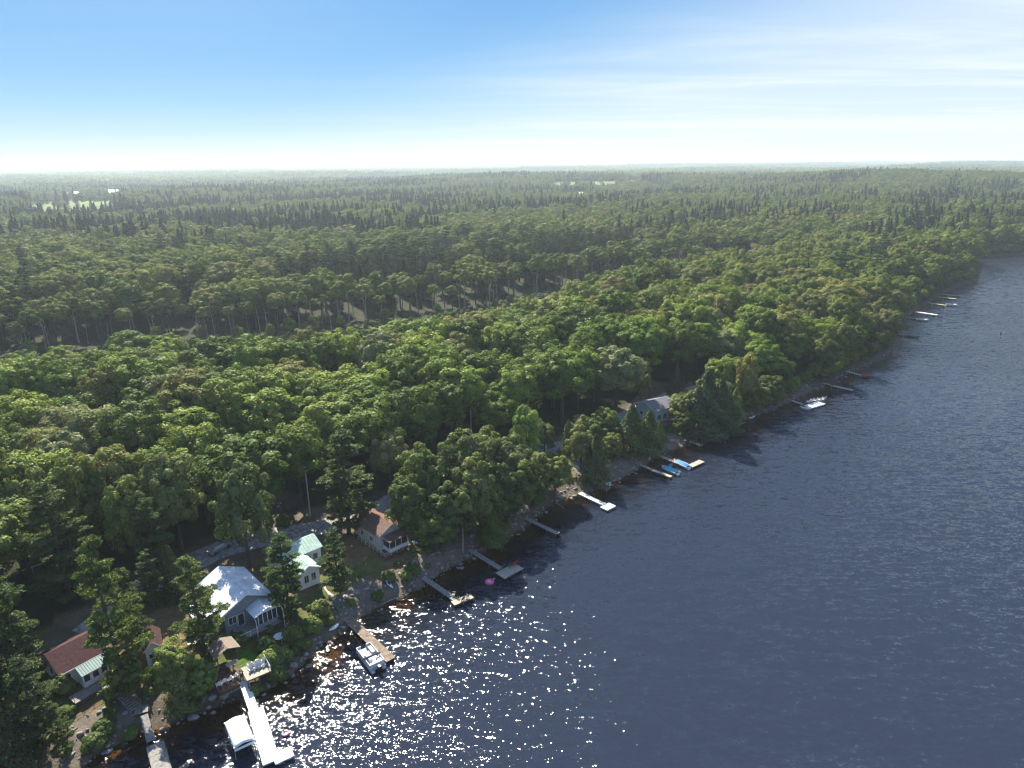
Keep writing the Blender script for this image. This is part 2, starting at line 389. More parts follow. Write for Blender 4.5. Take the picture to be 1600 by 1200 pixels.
# ------------------------------------------------------------------ water
X, Y, F, nth = polar_grid(8, 16500, 1.03, .8, 50, 5.0)
S = sdist(X, Y); keep = (S[F].min(1) < 1.0)
F = F[keep]; u, inv = np.unique(F, return_inverse=True); F = inv.reshape(-1, 4)
me = npmesh('water', np.stack([X[u], Y[u], np.zeros(len(u))], 1), F, True)
fattr(me, 'off', np.maximum(0, -S[u]))
m, t = newmat('river_water'); o = N(t, 'ShaderNodeOutputMaterial'); geo = N(t, 'ShaderNodeNewGeometry')
def slopes(rot, sx, sy, scale, det, amt, loc=0.0):
    mpn = N(t, 'ShaderNodeMapping'); mpn.vector_type = 'POINT'
    mpn.inputs['Rotation'].default_value = (0, 0, rot); mpn.inputs['Scale'].default_value = (sx, sy, 1); mpn.inputs['Location'].default_value = (loc, loc*1.7, 0)
    L(t, geo.outputs['Position'], mpn.inputs[0]); nz = noise(t, mpn.outputs[0], scale, det, .55, .3)
    sb = N(t, 'ShaderNodeVectorMath', operation='SUBTRACT'); L(t, nz.outputs['Color'], sb.inputs[0]); sb.inputs[1].default_value = (.5, .5, .5)
    mu = N(t, 'ShaderNodeVectorMath', operation='MULTIPLY'); L(t, sb.outputs[0], mu.inputs[0]); mu.inputs[1].default_value = amt; return mu.outputs[0]
gust = noise(t, geo.outputs['Position'], .018, 4, .6)
A1 = slopes(R(36), .25, 1.0, 1.0, 2, (.48, .85, 0))      # the long crests
A2 = slopes(R(-20), .5, 1.0, 1.5, 1, (.72, .70, 0), 5)
A3 = slopes(R(15), .75, 1, 3.7, 1, (.74, .74, 0), 9)            # fine ripples
ad = N(t, 'ShaderNodeVectorMath', operation='ADD'); L(t, A1, ad.inputs[0]); L(t, A2, ad.inputs[1])
ad2 = N(t, 'ShaderNodeVectorMath', operation='ADD'); L(t, ad.outputs[0], ad2.inputs[0]); L(t, A3, ad2.inputs[1])
scg = N(t, 'ShaderNodeVectorMath', operation='SCALE'); L(t, ad2.outputs[0], scg.inputs[0]); L(t, maprange(t, gust.outputs[0], .3, .7, .7, 1.15), scg.inputs['Scale'])
ad3 = N(t, 'ShaderNodeVectorMath', operation='ADD'); L(t, scg.outputs[0], ad3.inputs[0]); ad3.inputs[1].default_value = (0, 0, 1)
nn_ = N(t, 'ShaderNodeVectorMath', operation='NORMALIZE'); L(t, ad3.outputs[0], nn_.inputs[0]); NRM = nn_.outputs[0]
fr = N(t, 'ShaderNodeFresnel'); fr.inputs[0].default_value = 1.42; L(t, NRM, fr.inputs[1])
gl = N(t, 'ShaderNodeBsdfGlossy'); gl.inputs['Roughness'].default_value = .07; L(t, NRM, gl.inputs['Normal'])
at = N(t, 'ShaderNodeAttribute', attribute_name='off')
dn = noise(t, geo.outputs['Position'], .16, 3, .6)
dd = math_n(t, 'ADD', at.outputs['Fac'], math_n(t, 'MULTIPLY', math_n(t, 'SUBTRACT', dn.outputs[0], .5), 14))
deep = maprange(t, dd, 0.0, 13.0)
tp = N(t, 'ShaderNodeBsdfTransparent'); L(t, ramp(t, deep, [(0, (.85, .72, .5)), (.5, (.42, .26, .12)), (1, (.12, .08, .05))]), tp.inputs[0])
df = N(t, 'ShaderNodeBsdfDiffuse'); df.inputs[0].default_value = (.018, .024, .041, 1)
mb = N(t, 'ShaderNodeMixShader'); L(t, deep, mb.inputs[0]); L(t, tp.outputs[0], mb.inputs[1]); L(t, df.outputs[0], mb.inputs[2])
mw = N(t, 'ShaderNodeMixShader'); L(t, fr.outputs[0], mw.inputs[0]); L(t, mb.outputs[0], mw.inputs[1]); L(t, gl.outputs[0], mw.inputs[2])
L(t, mw.outputs[0], o.inputs[0]); WATERM = m
me.materials.append(m); tag(link('water', me), kind='structure')
p = FIELDS['lake'][0]
lk = MB().add([(a, b, 1.6) for a, b in p], [tuple(range(len(p)))]).build('distant_lake', plain('lake_water', (.3, .34, .38), .12, var=.02), None); tag(lk, kind='structure')

# ------------------------------------------------------------------ trees
def unit(v): return v/np.maximum(np.linalg.norm(v, axis=-1, keepdims=True), 1e-6)
def leaf_mesh(name, c, n, sx, sy, tone, mat, rg, up=None):
    """one small bent-free quad per leaf clump"""
    N_ = len(c); a = unit(np.cross(n, rg.normal(size=(N_, 3)) if up is None else up)); b = np.cross(n, a)
    sx = np.broadcast_to(sx, N_)[:, None]/2; sy = np.broadcast_to(sy, N_)[:, None]/2
    k = rg.uniform(.3, .9, (N_, 1))
    V = np.stack([c-a*sx, c-b*sy*k+a*sx*.2, c+a*sx, c+b*sy], 1).reshape(-1, 3)
    me = npmesh(name, V, np.arange(4*N_).reshape(-1, 4)); fattr(me, 'tone', np.repeat(tone, 4)); me.materials.append(mat); return me
def sphdirs(n, rg, zmin=-.4):
    i = np.arange(n)+.5; z = 1-(1-zmin)*i/n; ph = i*2.39996+rg.uniform(0, 6); r = np.sqrt(np.maximum(0, 1-z*z))
    return np.stack([r*np.cos(ph), r*np.sin(ph), z], 1)
def lobes(cs, rs, per, size, rg, cen, name, mat, flat=1.0, spread=.24):
    C_, N_, T_ = [], [], []
    for c, r in zip(cs, rs):
        d = unit(rg.normal(size=(per, 3))); out = unit(c-cen)
        d = unit(d+out*.55+np.array([0, 0, .25])); rad = r*(1-.45*rg.random((per, 1))**2.2)
        pts = c+d*rad*np.array([1, 1, flat]); C_.append(pts)
        N_.append(unit(d*.8+out*.25+rg.normal(size=(per, 3))*spread+np.array([0, 0, .2])))
        T_.append(np.clip(rg.normal(.5, .17)+rg.normal(0, .12, per), 0, 1))
    c = np.concatenate(C_); n = np.concatenate(N_); tn = np.concatenate(T_)
    sz = size*rg.uniform(.7, 1.3, len(c)); return leaf_mesh(name, c, n, sz, sz*rg.uniform(.7, 1.1, len(c)), tn, mat, rg)
def decid(seed, nl, per, size, Rr=5.2, Hc=7.4, zc=10.5, irr=.22):
    rg = np.random.default_rng(seed); cen = np.array([0, 0, zc])
    sub = sphdirs(5, rg, .1)*np.array([Rr*.42, Rr*.42, Hc*.25])+cen+rg.normal(size=(5, 3))*.5
    d = sphdirs(nl, rg, -.62); d = unit(d+rg.normal(size=d.shape)*.12)
    k = rg.uniform(1-irr*1.6, 1+irr*.4, (nl, 1))
    base = sub[rg.integers(0, 5, nl)]*.45+cen*.55
    cs = base+d*np.array([Rr*.78, Rr*.78, Hc*.72])*k; rs = Rr*rg.uniform(.15, .27, nl)*(1.35 if nl < 40 else 1)
    return lobes(cs, rs, per, size, rg, cen, 'crown', LEAF)
def trunk_mesh(H, r, seed, mat, limbs=5, lean=.3):
    rg = random.Random(seed); mb_ = MB(); pts = [(rg.uniform(-lean, lean)*k/4, rg.uniform(-lean, lean)*k/4, H*k/4) for k in range(5)]; pts[0] = (0, 0, -.4)
    mb_.tube(pts, [r*1.25, r, r*.8, r*.55, r*.2], 7)
    for i in range(limbs):
        z = H*rg.uniform(.38, .8); a = rg.uniform(0, 6.28); l = rg.uniform(2, 3.6)
        mb_.tube([(0, 0, z), (cos(a)*l*.5, sin(a)*l*.5, z+l*.45), (cos(a)*l, sin(a)*l, z+l*.9)], [r*.4, r*.26, r*.1], 5)
    return mb_.mesh('trunk', mat)
def pine(seed, per=26, size=.5, step=1.25):
    rg = np.random.default_rng(seed); H = 20.0; C_, N_, T_, U_ = [], [], [], []; mb_ = MB()
    z = 1.8; ph = 0
    while z < H-.5:
        f = (z-1.8)/(H-1.8); Lm = (2.0+3.1*min(1, f*2.6+.25))*(1-f)**.62+.35
        for k in range(rg.integers(3, 6)):
            a = ph+k*2*pi/4.4+rg.normal(0, .3); l = Lm*rg.uniform(.45, 1.18)
            if rg.random() < .14: continue
            tip = np.array([cos(a)*l, sin(a)*l, l*rg.uniform(-.02, .28)]); zz = z+rg.uniform(-.3, .3)
            mb_.tube([(0, 0, zz), (tip[0]*.55, tip[1]*.55, zz+tip[2]*.3), (tip[0], tip[1], zz+tip[2])], [.07, .05, .02], 4, False)
            side = np.array([-sin(a), cos(a), 0])
            nc = max(2, int(l/.62))
            for q in range(nc):
                tt = .3+.72*(q+.5)/nc; w = l*.26*(1.25-tt)
                for sgn in (-1, 0, 1):
                    if l < 1 and sgn: continue
                    c = np.array([0, 0, zz])+tip*tt+side*sgn*w*1.5+rg.normal(size=3)*.12; r = rg.uniform(.40, .68)
                    d = unit(rg.normal(size=(per, 3))+np.array([0, 0, .35])); p_ = c+d*r*np.array([1, 1, .24])*rg.uniform(.4, 1, (per, 1))
                    C_.append(p_); N_.append(unit(rg.normal(size=(per, 3))*.55+np.array([0, 0, .9])+d*.4))
                    T_.append(np.clip(rg.normal(.5, .15)+rg.normal(0, .1, per)+.1*(tt-.5), 0, 1))
        z += step*rg.uniform(.75, 1.25); ph += 1.1
    c = np.concatenate(C_); n = np.concatenate(N_); tn = np.concatenate(T_)
    me = leaf_mesh('crown', c, n, size*rg.uniform(.7, 1.3, len(c)), size*.42, tn, NEEDLE, rg)
    mb_.tube([(0, 0, -.4), (.05, 0, 6), (-.05, .1, 13), (0, 0, H)], [.36, .27, .17, .04], 7)
    return me, mb_.mesh('trunk', BARK)
def conical(seed, n, size, H=13.0, Rb=2.6, z0=1.0, mat=None, power=.85, tiers=14):
    rg = np.random.default_rng(seed); f = rg.random(n)**1.25; z = z0+f*(H-z0)
    env = Rb*(1-f)**power+.12; a = rg.uniform(0, 2*pi, n)
    bump = 1+.22*np.sin(a*5+z*1.3+seed)+.16*np.sin(f*tiers*2*pi+a)*(1-f)+rg.normal(0, .10, n)
    r = env*bump*(1-.3*rg.random(n)**3)
    c = np.stack([np.cos(a)*r, np.sin(a)*r, z-.25*r*.4], 1)
    nn = unit(np.stack([np.cos(a), np.sin(a), np.full(n, .55)], 1)+rg.normal(size=(n, 3))*.38)
    tn = np.clip(.5+.2*np.sin(a*3+z)+rg.normal(0, .14, n), 0, 1)
    return leaf_mesh('crown', c, nn, size*rg.uniform(.7, 1.3, n), size*rg.uniform(.6, 1, n), tn, mat, rg)
def bush_mesh(seed, nl=9, per=130, size=.28, Rr=1.3):
    rg = np.random.default_rng(seed); d = sphdirs(nl, rg, 0); cs = d*np.array([Rr*.6, Rr*.6, Rr*.6])*rg.uniform(.7, 1.2, (nl, 1))+np.array([0, 0, .35])
    return lobes(cs, Rr*rg.uniform(.3, .5, nl), per, size, rg, np.array([0, 0, .2]), 'foliage', BUSHM)
DEC = [decid(10+i, 84+3*i, 115, .44, 5.2+.25*(i % 3), 6.8+.6*(i % 4), 10.6, .2+.05*(i % 3)) for i in range(7)]
DECT = [trunk_mesh(14, .30, 20+i, BARK) for i in range(3)]
FULL = [decid(30+i, 92, 120, .44, 5.0, 8.6, 8.6, .24) for i in range(4)]
TALL = [decid(40+i, 26, 120, .5, 3.3, 4.4, 15.0, .3) for i in range(3)]
TALLT = [trunk_mesh(17, .2, 50+i, (BARK, PALEBARK)[i], 3, .9) for i in range(2)]
PINES = [pine(60+i, 36) for i in range(4)]
CED = [conical(70+i, 4600, .42, 13, 2.5+.3*i, .8, SPRUCE if i < 2 else NEEDLE, .7+.1*i, 9) for i in range(3)]
CEDT = trunk_mesh(11, .22, 9, BARK, 0, .1)
BUSH = [bush_mesh(80+i) for i in range(4)]
LDEC = [decid(90+i, 34, 50, .9, 5.2+.4*(i%3), 6.6+.5*(i % 3), 10.6, .22) for i in range(5)]
LSPR = [conical(100+i, 620, .95, 19, 2.9, 2.0, SPRUCE, .9, 8) for i in range(3)]
def bare_tree(seed, H=13):
    rg = random.Random(seed); mb_ = MB(); lx, ly = rg.uniform(-1.4, 1.4), rg.uniform(-.6, .6)
    mb_.tube([(0, 0, -.3), (lx*.3, ly*.3, H*.35), (lx*.6, ly*.7, H*.7), (lx, ly, H)], [.2, .16, .11, .04], 6)
    for i in range(9):
        f = rg.uniform(.35, .95); a = rg.uniform(0, 6.28); l = rg.uniform(1, 2.6)*(1.2-f)
        b0 = (lx*f, ly*f, H*f); mb_.tube([b0, (b0[0]+cos(a)*l, b0[1]+sin(a)*l, b0[2]+l*.9)], [.06, .02], 4)
    return mb_.mesh('bare_trunk', PALEBARK)
BARE = [bare_tree(i) for i in range(5)]

# ---- where trees stand
CLEAR = []      # (x, y, r) kept free of trees
def hexpts(x0, x1, y0, y1, d, jit):
    ys = np.arange(y0, y1, d*.87); out = []
    for k, y in enumerate(ys):
        xs = np.arange(x0+(k % 2)*d/2, x1, d); out.append(np.stack([xs, np.full(len(xs), y)], 1))
    p = np.concatenate(out); return p+rng.uniform(-jit, jit, p.shape)
def infrustum(x, y, m=8):
    az = np.degrees(np.arctan2(x, y)); return (np.abs(az) < 38+m)
SUNNY = [P(375, 948)[:2], P(395, 935)[:2], P(488, 875)[:2], P(595, 828)[:2], P(400, 1025)[:2], P(355, 945)[:2]]
def shaded_out(x, y):
    u = np.array([SUND.x, SUND.y]); u /= np.hypot(*u); m_ = np.zeros(np.shape(x), bool)
    for c_ in SUNNY:
        al = (x-c_[0])*u[0]+(y-c_[1])*u[1]; la = np.abs((x-c_[0])*-u[1]+(y-c_[1])*u[0]); m_ |= (al > 0) & (al < 17) & (la < 5)
    return m_
def zone_ok(p, smin=None):
    x, y = p[:, 0], p[:, 1]; s = sdist(x, y)
    ok = (s > np.where(x > 95, 4.2, 4.0))&(~inpoly(x, y, YARD))&(pdist(x, y, ROAD) > 4.6)&(pdist(x, y, ROAD2) > 3.2)&(~infield(x, y) | (rng.random(x.shape) < .05))
    return ok & (pdist(x, y, MARSH) > 24-9*sstep(5, 50, x)+2*np.sin(x*.05)) & ~shaded_out(x, y), s
p1 = hexpts(-420, 700, 20, 620, 10.2, 3.6); p1 = p1[infrustum(p1[:, 0], p1[:, 1], 14) & (np.hypot(p1[:, 0], p1[:, 1]) < 520)]
ok, s1 = zone_ok(p1); p1 = p1[ok]; s1 = s1[ok]
p2 = hexpts(-2300, 2300, 300, 2700, 9.6, 3.6); d2 = np.hypot(p2[:, 0], p2[:, 1]); p2 = p2[infrustum(p2[:, 0], p2[:, 1], 3) & (d2 >= 520) & (d2 < 2500)]
ok, s2 = zone_ok(p2); p2 = p2[ok]
def species(x, y):
    """0 broadleaf 1 conifer"""
    d = np.hypot(x, y); n = npx(x, y, .012)+.8*npx(x, y, .031, 3); thr = np.where(d < 330, 1.15, np.where(d < 1300, .36, .6))
    thr = thr-.25*(np.degrees(np.arctan2(x, y)) < -5)*(d > 330)
    return ((n+rng.normal(0, .28, x.shape)) > thr).astype(int)
# individually built trees: the ones that show largest
d1 = np.hypot(p1[:, 0], p1[:, 1]); az1 = np.abs(np.degrees(np.arctan2(p1[:, 0], p1[:, 1])))
sp1 = species(p1[:, 0], p1[:, 1]); mar1 = pdist(p1[:, 0], p1[:, 1], MFAR)
order = np.argsort(d1+1000*(az1 > 38.5)); pick = np.zeros(len(p1), bool)

LANDMARKS = [  # name, pixel
    ('the red-roofed lakeside cottage', 125, 1035), ('the white-roofed cottage', 355, 940), ('the green-roofed cottage', 485, 880),
    ('the brown-roofed cottage', 590, 825), ('the utility pole', 485, 800), ('the lone white T-shaped dock', 915, 775),
    ('the grey-roofed cottage', 1025, 640), ('the two blue-covered boats', 1045, 725), ('the platform dock with jet ski', 1260, 630), ('the long thin grey dock', 1300, 603),
    ('the dock with red boat', 1345, 583), ('the dark fishing boat', 1425, 525), ('the pair of far thin docks', 1470, 468), ('the wooded point', 1520, 430)]
LM = np.array([P(a, b)[:2] for _, a, b in LANDMARKS])
def where(x, y):
    d = np.hypot(LM[:, 0]-x, LM[:, 1]-y); i = int(d.argmin()); s = float(sdist(np.array([x]), np.array([y]))[0]); D = d[i]
    dist = 'close behind' if D < 28 else 'a little inland of' if D < 55 else 'well inland of' if D < 90 else 'deep in the wood inland of' if D < 130 else 'far inland beyond'
    if s < 9: dist = 'at the water near'
    return dist+' '+LANDMARKS[i][0]
SHORT = ['red cottage', 'white cottage', 'green cottage', 'brown cottage', 'pole', 'white dock', 'grey cottage', 'blue boats', 'platform dock', 'grey dock', 'red boat', 'dark boat', 'far docks', 'point']
def towards(x, y, lab):
    j = int(np.argsort(np.hypot(LM[:, 0]-x, LM[:, 1]-y))[1]); l2 = lab+', towards '+SHORT[j]
    return l2 if len(l2.split()) <= 16 else lab
GREENS = [('dark green', (.040, .080, .011)), ('deep green', (.056, .108, .013)), ('mid green', (.076, .132, .016)), ('bright green', (.098, .160, .020)),
          ('olive green', (.108, .125, .030)), ('grey-green', (.105, .135, .055)), ('yellowish', (.22, .19, .025))]
def shade(c, a=.12):
    k = random.uniform(1-a, 1+a); return (c[0]*k*random.uniform(.94, 1.06), c[1]*k, c[2]*k, 1)
NTREE = {}
def tree(kind, loc, H, label, colour=None, wid=1.0, group=None, rz=None, cat=None):
    """kind: broad, tall, pine, cedar"""
    if kind == 'full': i = random.randrange(len(FULL)); cr, tr, h0, nm_ = FULL[i], DECT[i % 3], 17.5, 'broadleaf_tree'
    elif kind == 'broad': i = random.randrange(len(DEC)); cr, tr, h0, nm_ = DEC[i], DECT[i % 3], 17.5, 'broadleaf_tree'
    elif kind == 'tall': i = random.randrange(len(TALL)); cr, tr, h0, nm_ = TALL[i], TALLT[i % 2], 19.3, 'birch_tree'
    elif kind == 'pine': i = random.randrange(len(PINES)); cr, tr = PINES[i]; h0, nm_ = 20, 'pine_tree'
    else: i = random.randrange(len(CED)); cr, tr, h0, nm_ = CED[i], CEDT, 13, 'cedar_tree'
    s = H/h0; e = thing(nm_, label, cat or 'tree', loc, random.uniform(0, 6.28) if rz is None else rz, group)
    u_ = random.uniform(.88, 1.12) if group else 1; e.scale = (s*wid*u_, s*wid/u_, s); e.rotation_euler.x = random.uniform(-.05, .05)
    t_ = link('trunk', tr, e); c_ = link('crown', cr, e)
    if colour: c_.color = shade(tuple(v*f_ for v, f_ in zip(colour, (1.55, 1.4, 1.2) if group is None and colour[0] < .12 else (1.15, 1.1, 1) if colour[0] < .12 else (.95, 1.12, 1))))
    else: c_.color = (1, 1, 1, 0)
    NTREE[kind] = NTREE.get(kind, 0)+1
    return e
# trees placed one by one: kind, base x, base y, top y, width, colour, label
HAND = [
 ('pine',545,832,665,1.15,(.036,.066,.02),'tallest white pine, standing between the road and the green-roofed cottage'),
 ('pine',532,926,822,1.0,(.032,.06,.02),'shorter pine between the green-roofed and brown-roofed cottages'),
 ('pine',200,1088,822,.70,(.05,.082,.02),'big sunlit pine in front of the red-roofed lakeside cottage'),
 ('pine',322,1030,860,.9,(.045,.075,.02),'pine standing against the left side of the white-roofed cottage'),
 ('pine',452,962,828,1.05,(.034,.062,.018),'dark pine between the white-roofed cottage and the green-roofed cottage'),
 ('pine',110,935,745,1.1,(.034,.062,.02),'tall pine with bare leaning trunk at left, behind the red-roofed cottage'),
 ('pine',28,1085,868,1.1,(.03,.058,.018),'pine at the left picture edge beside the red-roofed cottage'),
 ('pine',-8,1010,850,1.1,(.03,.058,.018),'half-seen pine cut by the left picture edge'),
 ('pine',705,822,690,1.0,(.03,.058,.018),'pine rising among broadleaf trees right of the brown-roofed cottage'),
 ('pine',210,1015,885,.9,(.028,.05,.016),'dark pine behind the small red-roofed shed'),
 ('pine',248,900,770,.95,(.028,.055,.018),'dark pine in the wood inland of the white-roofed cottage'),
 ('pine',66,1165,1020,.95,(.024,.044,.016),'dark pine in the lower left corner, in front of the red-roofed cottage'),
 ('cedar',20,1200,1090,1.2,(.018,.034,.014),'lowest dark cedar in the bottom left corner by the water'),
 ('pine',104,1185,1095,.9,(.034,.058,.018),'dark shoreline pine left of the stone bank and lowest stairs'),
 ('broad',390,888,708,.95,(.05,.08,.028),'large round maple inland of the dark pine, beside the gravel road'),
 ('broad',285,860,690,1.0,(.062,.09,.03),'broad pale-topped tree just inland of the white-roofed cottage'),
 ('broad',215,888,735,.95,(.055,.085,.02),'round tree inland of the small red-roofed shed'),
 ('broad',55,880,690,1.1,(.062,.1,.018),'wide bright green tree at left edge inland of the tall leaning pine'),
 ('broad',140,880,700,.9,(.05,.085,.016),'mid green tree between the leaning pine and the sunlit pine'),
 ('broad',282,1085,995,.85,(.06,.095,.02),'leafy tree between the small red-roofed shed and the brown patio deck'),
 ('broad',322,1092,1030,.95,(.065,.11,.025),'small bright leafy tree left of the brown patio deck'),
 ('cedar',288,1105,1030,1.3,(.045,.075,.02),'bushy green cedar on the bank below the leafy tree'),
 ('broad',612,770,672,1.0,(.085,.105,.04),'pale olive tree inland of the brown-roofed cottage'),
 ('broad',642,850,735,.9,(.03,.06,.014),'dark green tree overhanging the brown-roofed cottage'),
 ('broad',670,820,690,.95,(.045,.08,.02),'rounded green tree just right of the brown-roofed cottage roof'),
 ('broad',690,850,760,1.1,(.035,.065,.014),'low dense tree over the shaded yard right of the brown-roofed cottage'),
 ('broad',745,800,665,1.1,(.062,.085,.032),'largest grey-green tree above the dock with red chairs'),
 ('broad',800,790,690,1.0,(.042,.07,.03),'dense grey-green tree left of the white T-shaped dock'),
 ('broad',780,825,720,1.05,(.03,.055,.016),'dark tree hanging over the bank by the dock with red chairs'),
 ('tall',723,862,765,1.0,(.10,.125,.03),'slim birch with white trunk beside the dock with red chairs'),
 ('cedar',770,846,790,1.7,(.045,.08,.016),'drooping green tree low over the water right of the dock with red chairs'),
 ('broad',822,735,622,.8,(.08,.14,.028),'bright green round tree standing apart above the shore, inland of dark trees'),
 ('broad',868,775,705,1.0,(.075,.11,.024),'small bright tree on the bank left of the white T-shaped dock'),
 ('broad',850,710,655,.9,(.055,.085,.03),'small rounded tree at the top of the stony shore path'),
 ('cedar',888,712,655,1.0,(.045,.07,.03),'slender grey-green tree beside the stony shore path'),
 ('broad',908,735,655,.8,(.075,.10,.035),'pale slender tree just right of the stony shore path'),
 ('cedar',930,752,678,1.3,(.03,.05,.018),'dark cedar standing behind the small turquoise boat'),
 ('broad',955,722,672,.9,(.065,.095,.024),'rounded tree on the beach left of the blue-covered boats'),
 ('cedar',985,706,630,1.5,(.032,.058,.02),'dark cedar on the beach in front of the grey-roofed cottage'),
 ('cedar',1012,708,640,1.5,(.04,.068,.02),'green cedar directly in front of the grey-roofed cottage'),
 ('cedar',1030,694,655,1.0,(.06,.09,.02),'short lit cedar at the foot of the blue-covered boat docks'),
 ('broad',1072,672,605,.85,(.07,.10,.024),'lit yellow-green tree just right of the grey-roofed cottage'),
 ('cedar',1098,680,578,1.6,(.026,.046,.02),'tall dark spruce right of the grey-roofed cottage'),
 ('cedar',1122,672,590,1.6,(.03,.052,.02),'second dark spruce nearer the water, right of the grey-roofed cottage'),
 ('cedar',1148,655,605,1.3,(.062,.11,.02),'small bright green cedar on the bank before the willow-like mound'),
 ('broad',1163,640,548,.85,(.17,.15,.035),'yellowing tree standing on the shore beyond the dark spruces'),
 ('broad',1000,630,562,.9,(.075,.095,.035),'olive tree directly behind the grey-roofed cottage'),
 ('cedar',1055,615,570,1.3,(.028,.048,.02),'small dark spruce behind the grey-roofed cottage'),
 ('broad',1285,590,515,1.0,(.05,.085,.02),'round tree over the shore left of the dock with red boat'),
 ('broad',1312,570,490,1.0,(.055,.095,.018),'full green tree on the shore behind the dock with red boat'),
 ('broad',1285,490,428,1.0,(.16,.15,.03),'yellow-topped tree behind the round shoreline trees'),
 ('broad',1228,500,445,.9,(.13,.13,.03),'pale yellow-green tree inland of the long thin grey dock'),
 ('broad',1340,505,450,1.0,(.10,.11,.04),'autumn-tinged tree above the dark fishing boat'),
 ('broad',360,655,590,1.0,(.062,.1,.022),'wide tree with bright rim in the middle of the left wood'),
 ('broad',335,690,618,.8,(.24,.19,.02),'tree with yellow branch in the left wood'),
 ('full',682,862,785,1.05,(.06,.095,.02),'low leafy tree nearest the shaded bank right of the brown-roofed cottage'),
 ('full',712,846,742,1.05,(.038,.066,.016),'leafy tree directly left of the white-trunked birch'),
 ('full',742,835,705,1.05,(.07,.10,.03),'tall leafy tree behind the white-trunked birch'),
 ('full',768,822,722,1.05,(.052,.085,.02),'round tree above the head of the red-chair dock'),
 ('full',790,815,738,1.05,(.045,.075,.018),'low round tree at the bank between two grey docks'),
 ('full',808,800,702,1.05,(.06,.095,.02),'grey-green round tree above the narrow dark dock'),
 ('full',828,793,728,1.05,(.038,.066,.016),'small round tree above the head of the narrow dark dock'),
 ('full',842,776,700,1.05,(.07,.10,.03),'leafy tree on the bank between the narrow dark dock and the white dock'),
 ('full',662,800,688,1.05,(.052,.085,.02),'bright-rimmed tree behind the roof of the brown-roofed cottage'),
 ('full',722,782,668,1.05,(.045,.075,.018),'large tree at the back of the lakeside clump'),
 ('full',758,775,655,1.05,(.06,.095,.02),'highest round crown of the lakeside clump'),
 ('full',792,762,672,1.05,(.038,.066,.016),'round tree at the right back of the lakeside clump'),
 ('full',903,702,645,1.05,(.07,.10,.03),'leafy tree at the top of the path near the green lakeside hedge of trees'),
 ('full',928,702,645,1.05,(.052,.085,.02),'round tree left of the beach conifers'),
 ('full',966,700,655,1.05,(.045,.075,.018),'bushy tree in front of the beach conifers'),
 ('full',943,690,632,1.05,(.06,.095,.02),'taller tree inland of the beach conifers'),
 ('full',1066,682,640,1.05,(.038,.066,.016),'low tree beside the short whitish dock'),
 ('full',1062,662,612,1.05,(.07,.10,.03),'small tree right under the grey-roofed cottage deck'),
 ('full',1090,668,612,1.05,(.052,.085,.02),'olive tree between the cottage deck and the tall spruces'),
 ('full',1137,672,625,1.05,(.045,.075,.018),'low round tree on the bank right of the spruces'),
 ('full',1182,646,592,1.05,(.06,.095,.02),'small tree beside the willow mound'),
 ('full',1197,638,580,1.05,(.038,.066,.016),'leafy tree behind the willow mound'),
 ('pine',240,950,858,1.05,(.026,.048,.016),'dark pine inland of the small shed'),
 ('cedar',275,935,850,1.05,(.026,.048,.016),'dark conifer left of the parked car'),
]
HANDXY = []
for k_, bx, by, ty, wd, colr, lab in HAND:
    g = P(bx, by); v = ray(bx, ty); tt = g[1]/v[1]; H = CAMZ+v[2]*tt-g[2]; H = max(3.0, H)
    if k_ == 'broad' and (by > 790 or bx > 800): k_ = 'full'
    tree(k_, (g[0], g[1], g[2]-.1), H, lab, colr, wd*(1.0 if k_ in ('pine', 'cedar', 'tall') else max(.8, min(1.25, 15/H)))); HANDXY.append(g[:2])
HANDXY = np.array(HANDXY)
near_hand = np.array([np.hypot(HANDXY[:, 0]-x, HANDXY[:, 1]-y).min() for x, y in p1])
ZN = height(p1[:, 0], p1[:, 1])
# bare pale trunks along the marsh edge
nb = 0
for k in range(58):
    a = min(1, max(0, (k/57+random.uniform(-.02, .02))))*(len(MFAR)-1); i = min(int(a), len(MFAR)-2); q = MFAR[i]+(MFAR[i+1]-MFAR[i])*(a-i)+MNRM*random.uniform(-6, 9)
    H = random.uniform(8, 15); e = tag(link('bare_tree', BARE[k % 5]), ('leaning' if abs(k % 7-3) < 2 else 'upright')+' bare pale trunk '+where(*q), 'dead tree', 'bare trunks along the marsh edge')
    if k % 3 == 0:
        q3 = q+MNRM*random.uniform(1, 7); tree('full', (q3[0], q3[1], hz(*q3)-.3), random.uniform(4, 9), 'low leafy tree before the bare trunks across the marsh', random.choice(GREENS[2:5])[1], 1.1, 'low trees at the marsh edge', cat='shrub').name = 'leafy_shrub'
    e.location = (q[0], q[1], hz(*q)-.1); e.rotation_euler = (0, 0, random.uniform(0, 6.28)); e.scale = (H/13,)*3
GP = {'hi': [], 'edge': [], 'con': []}
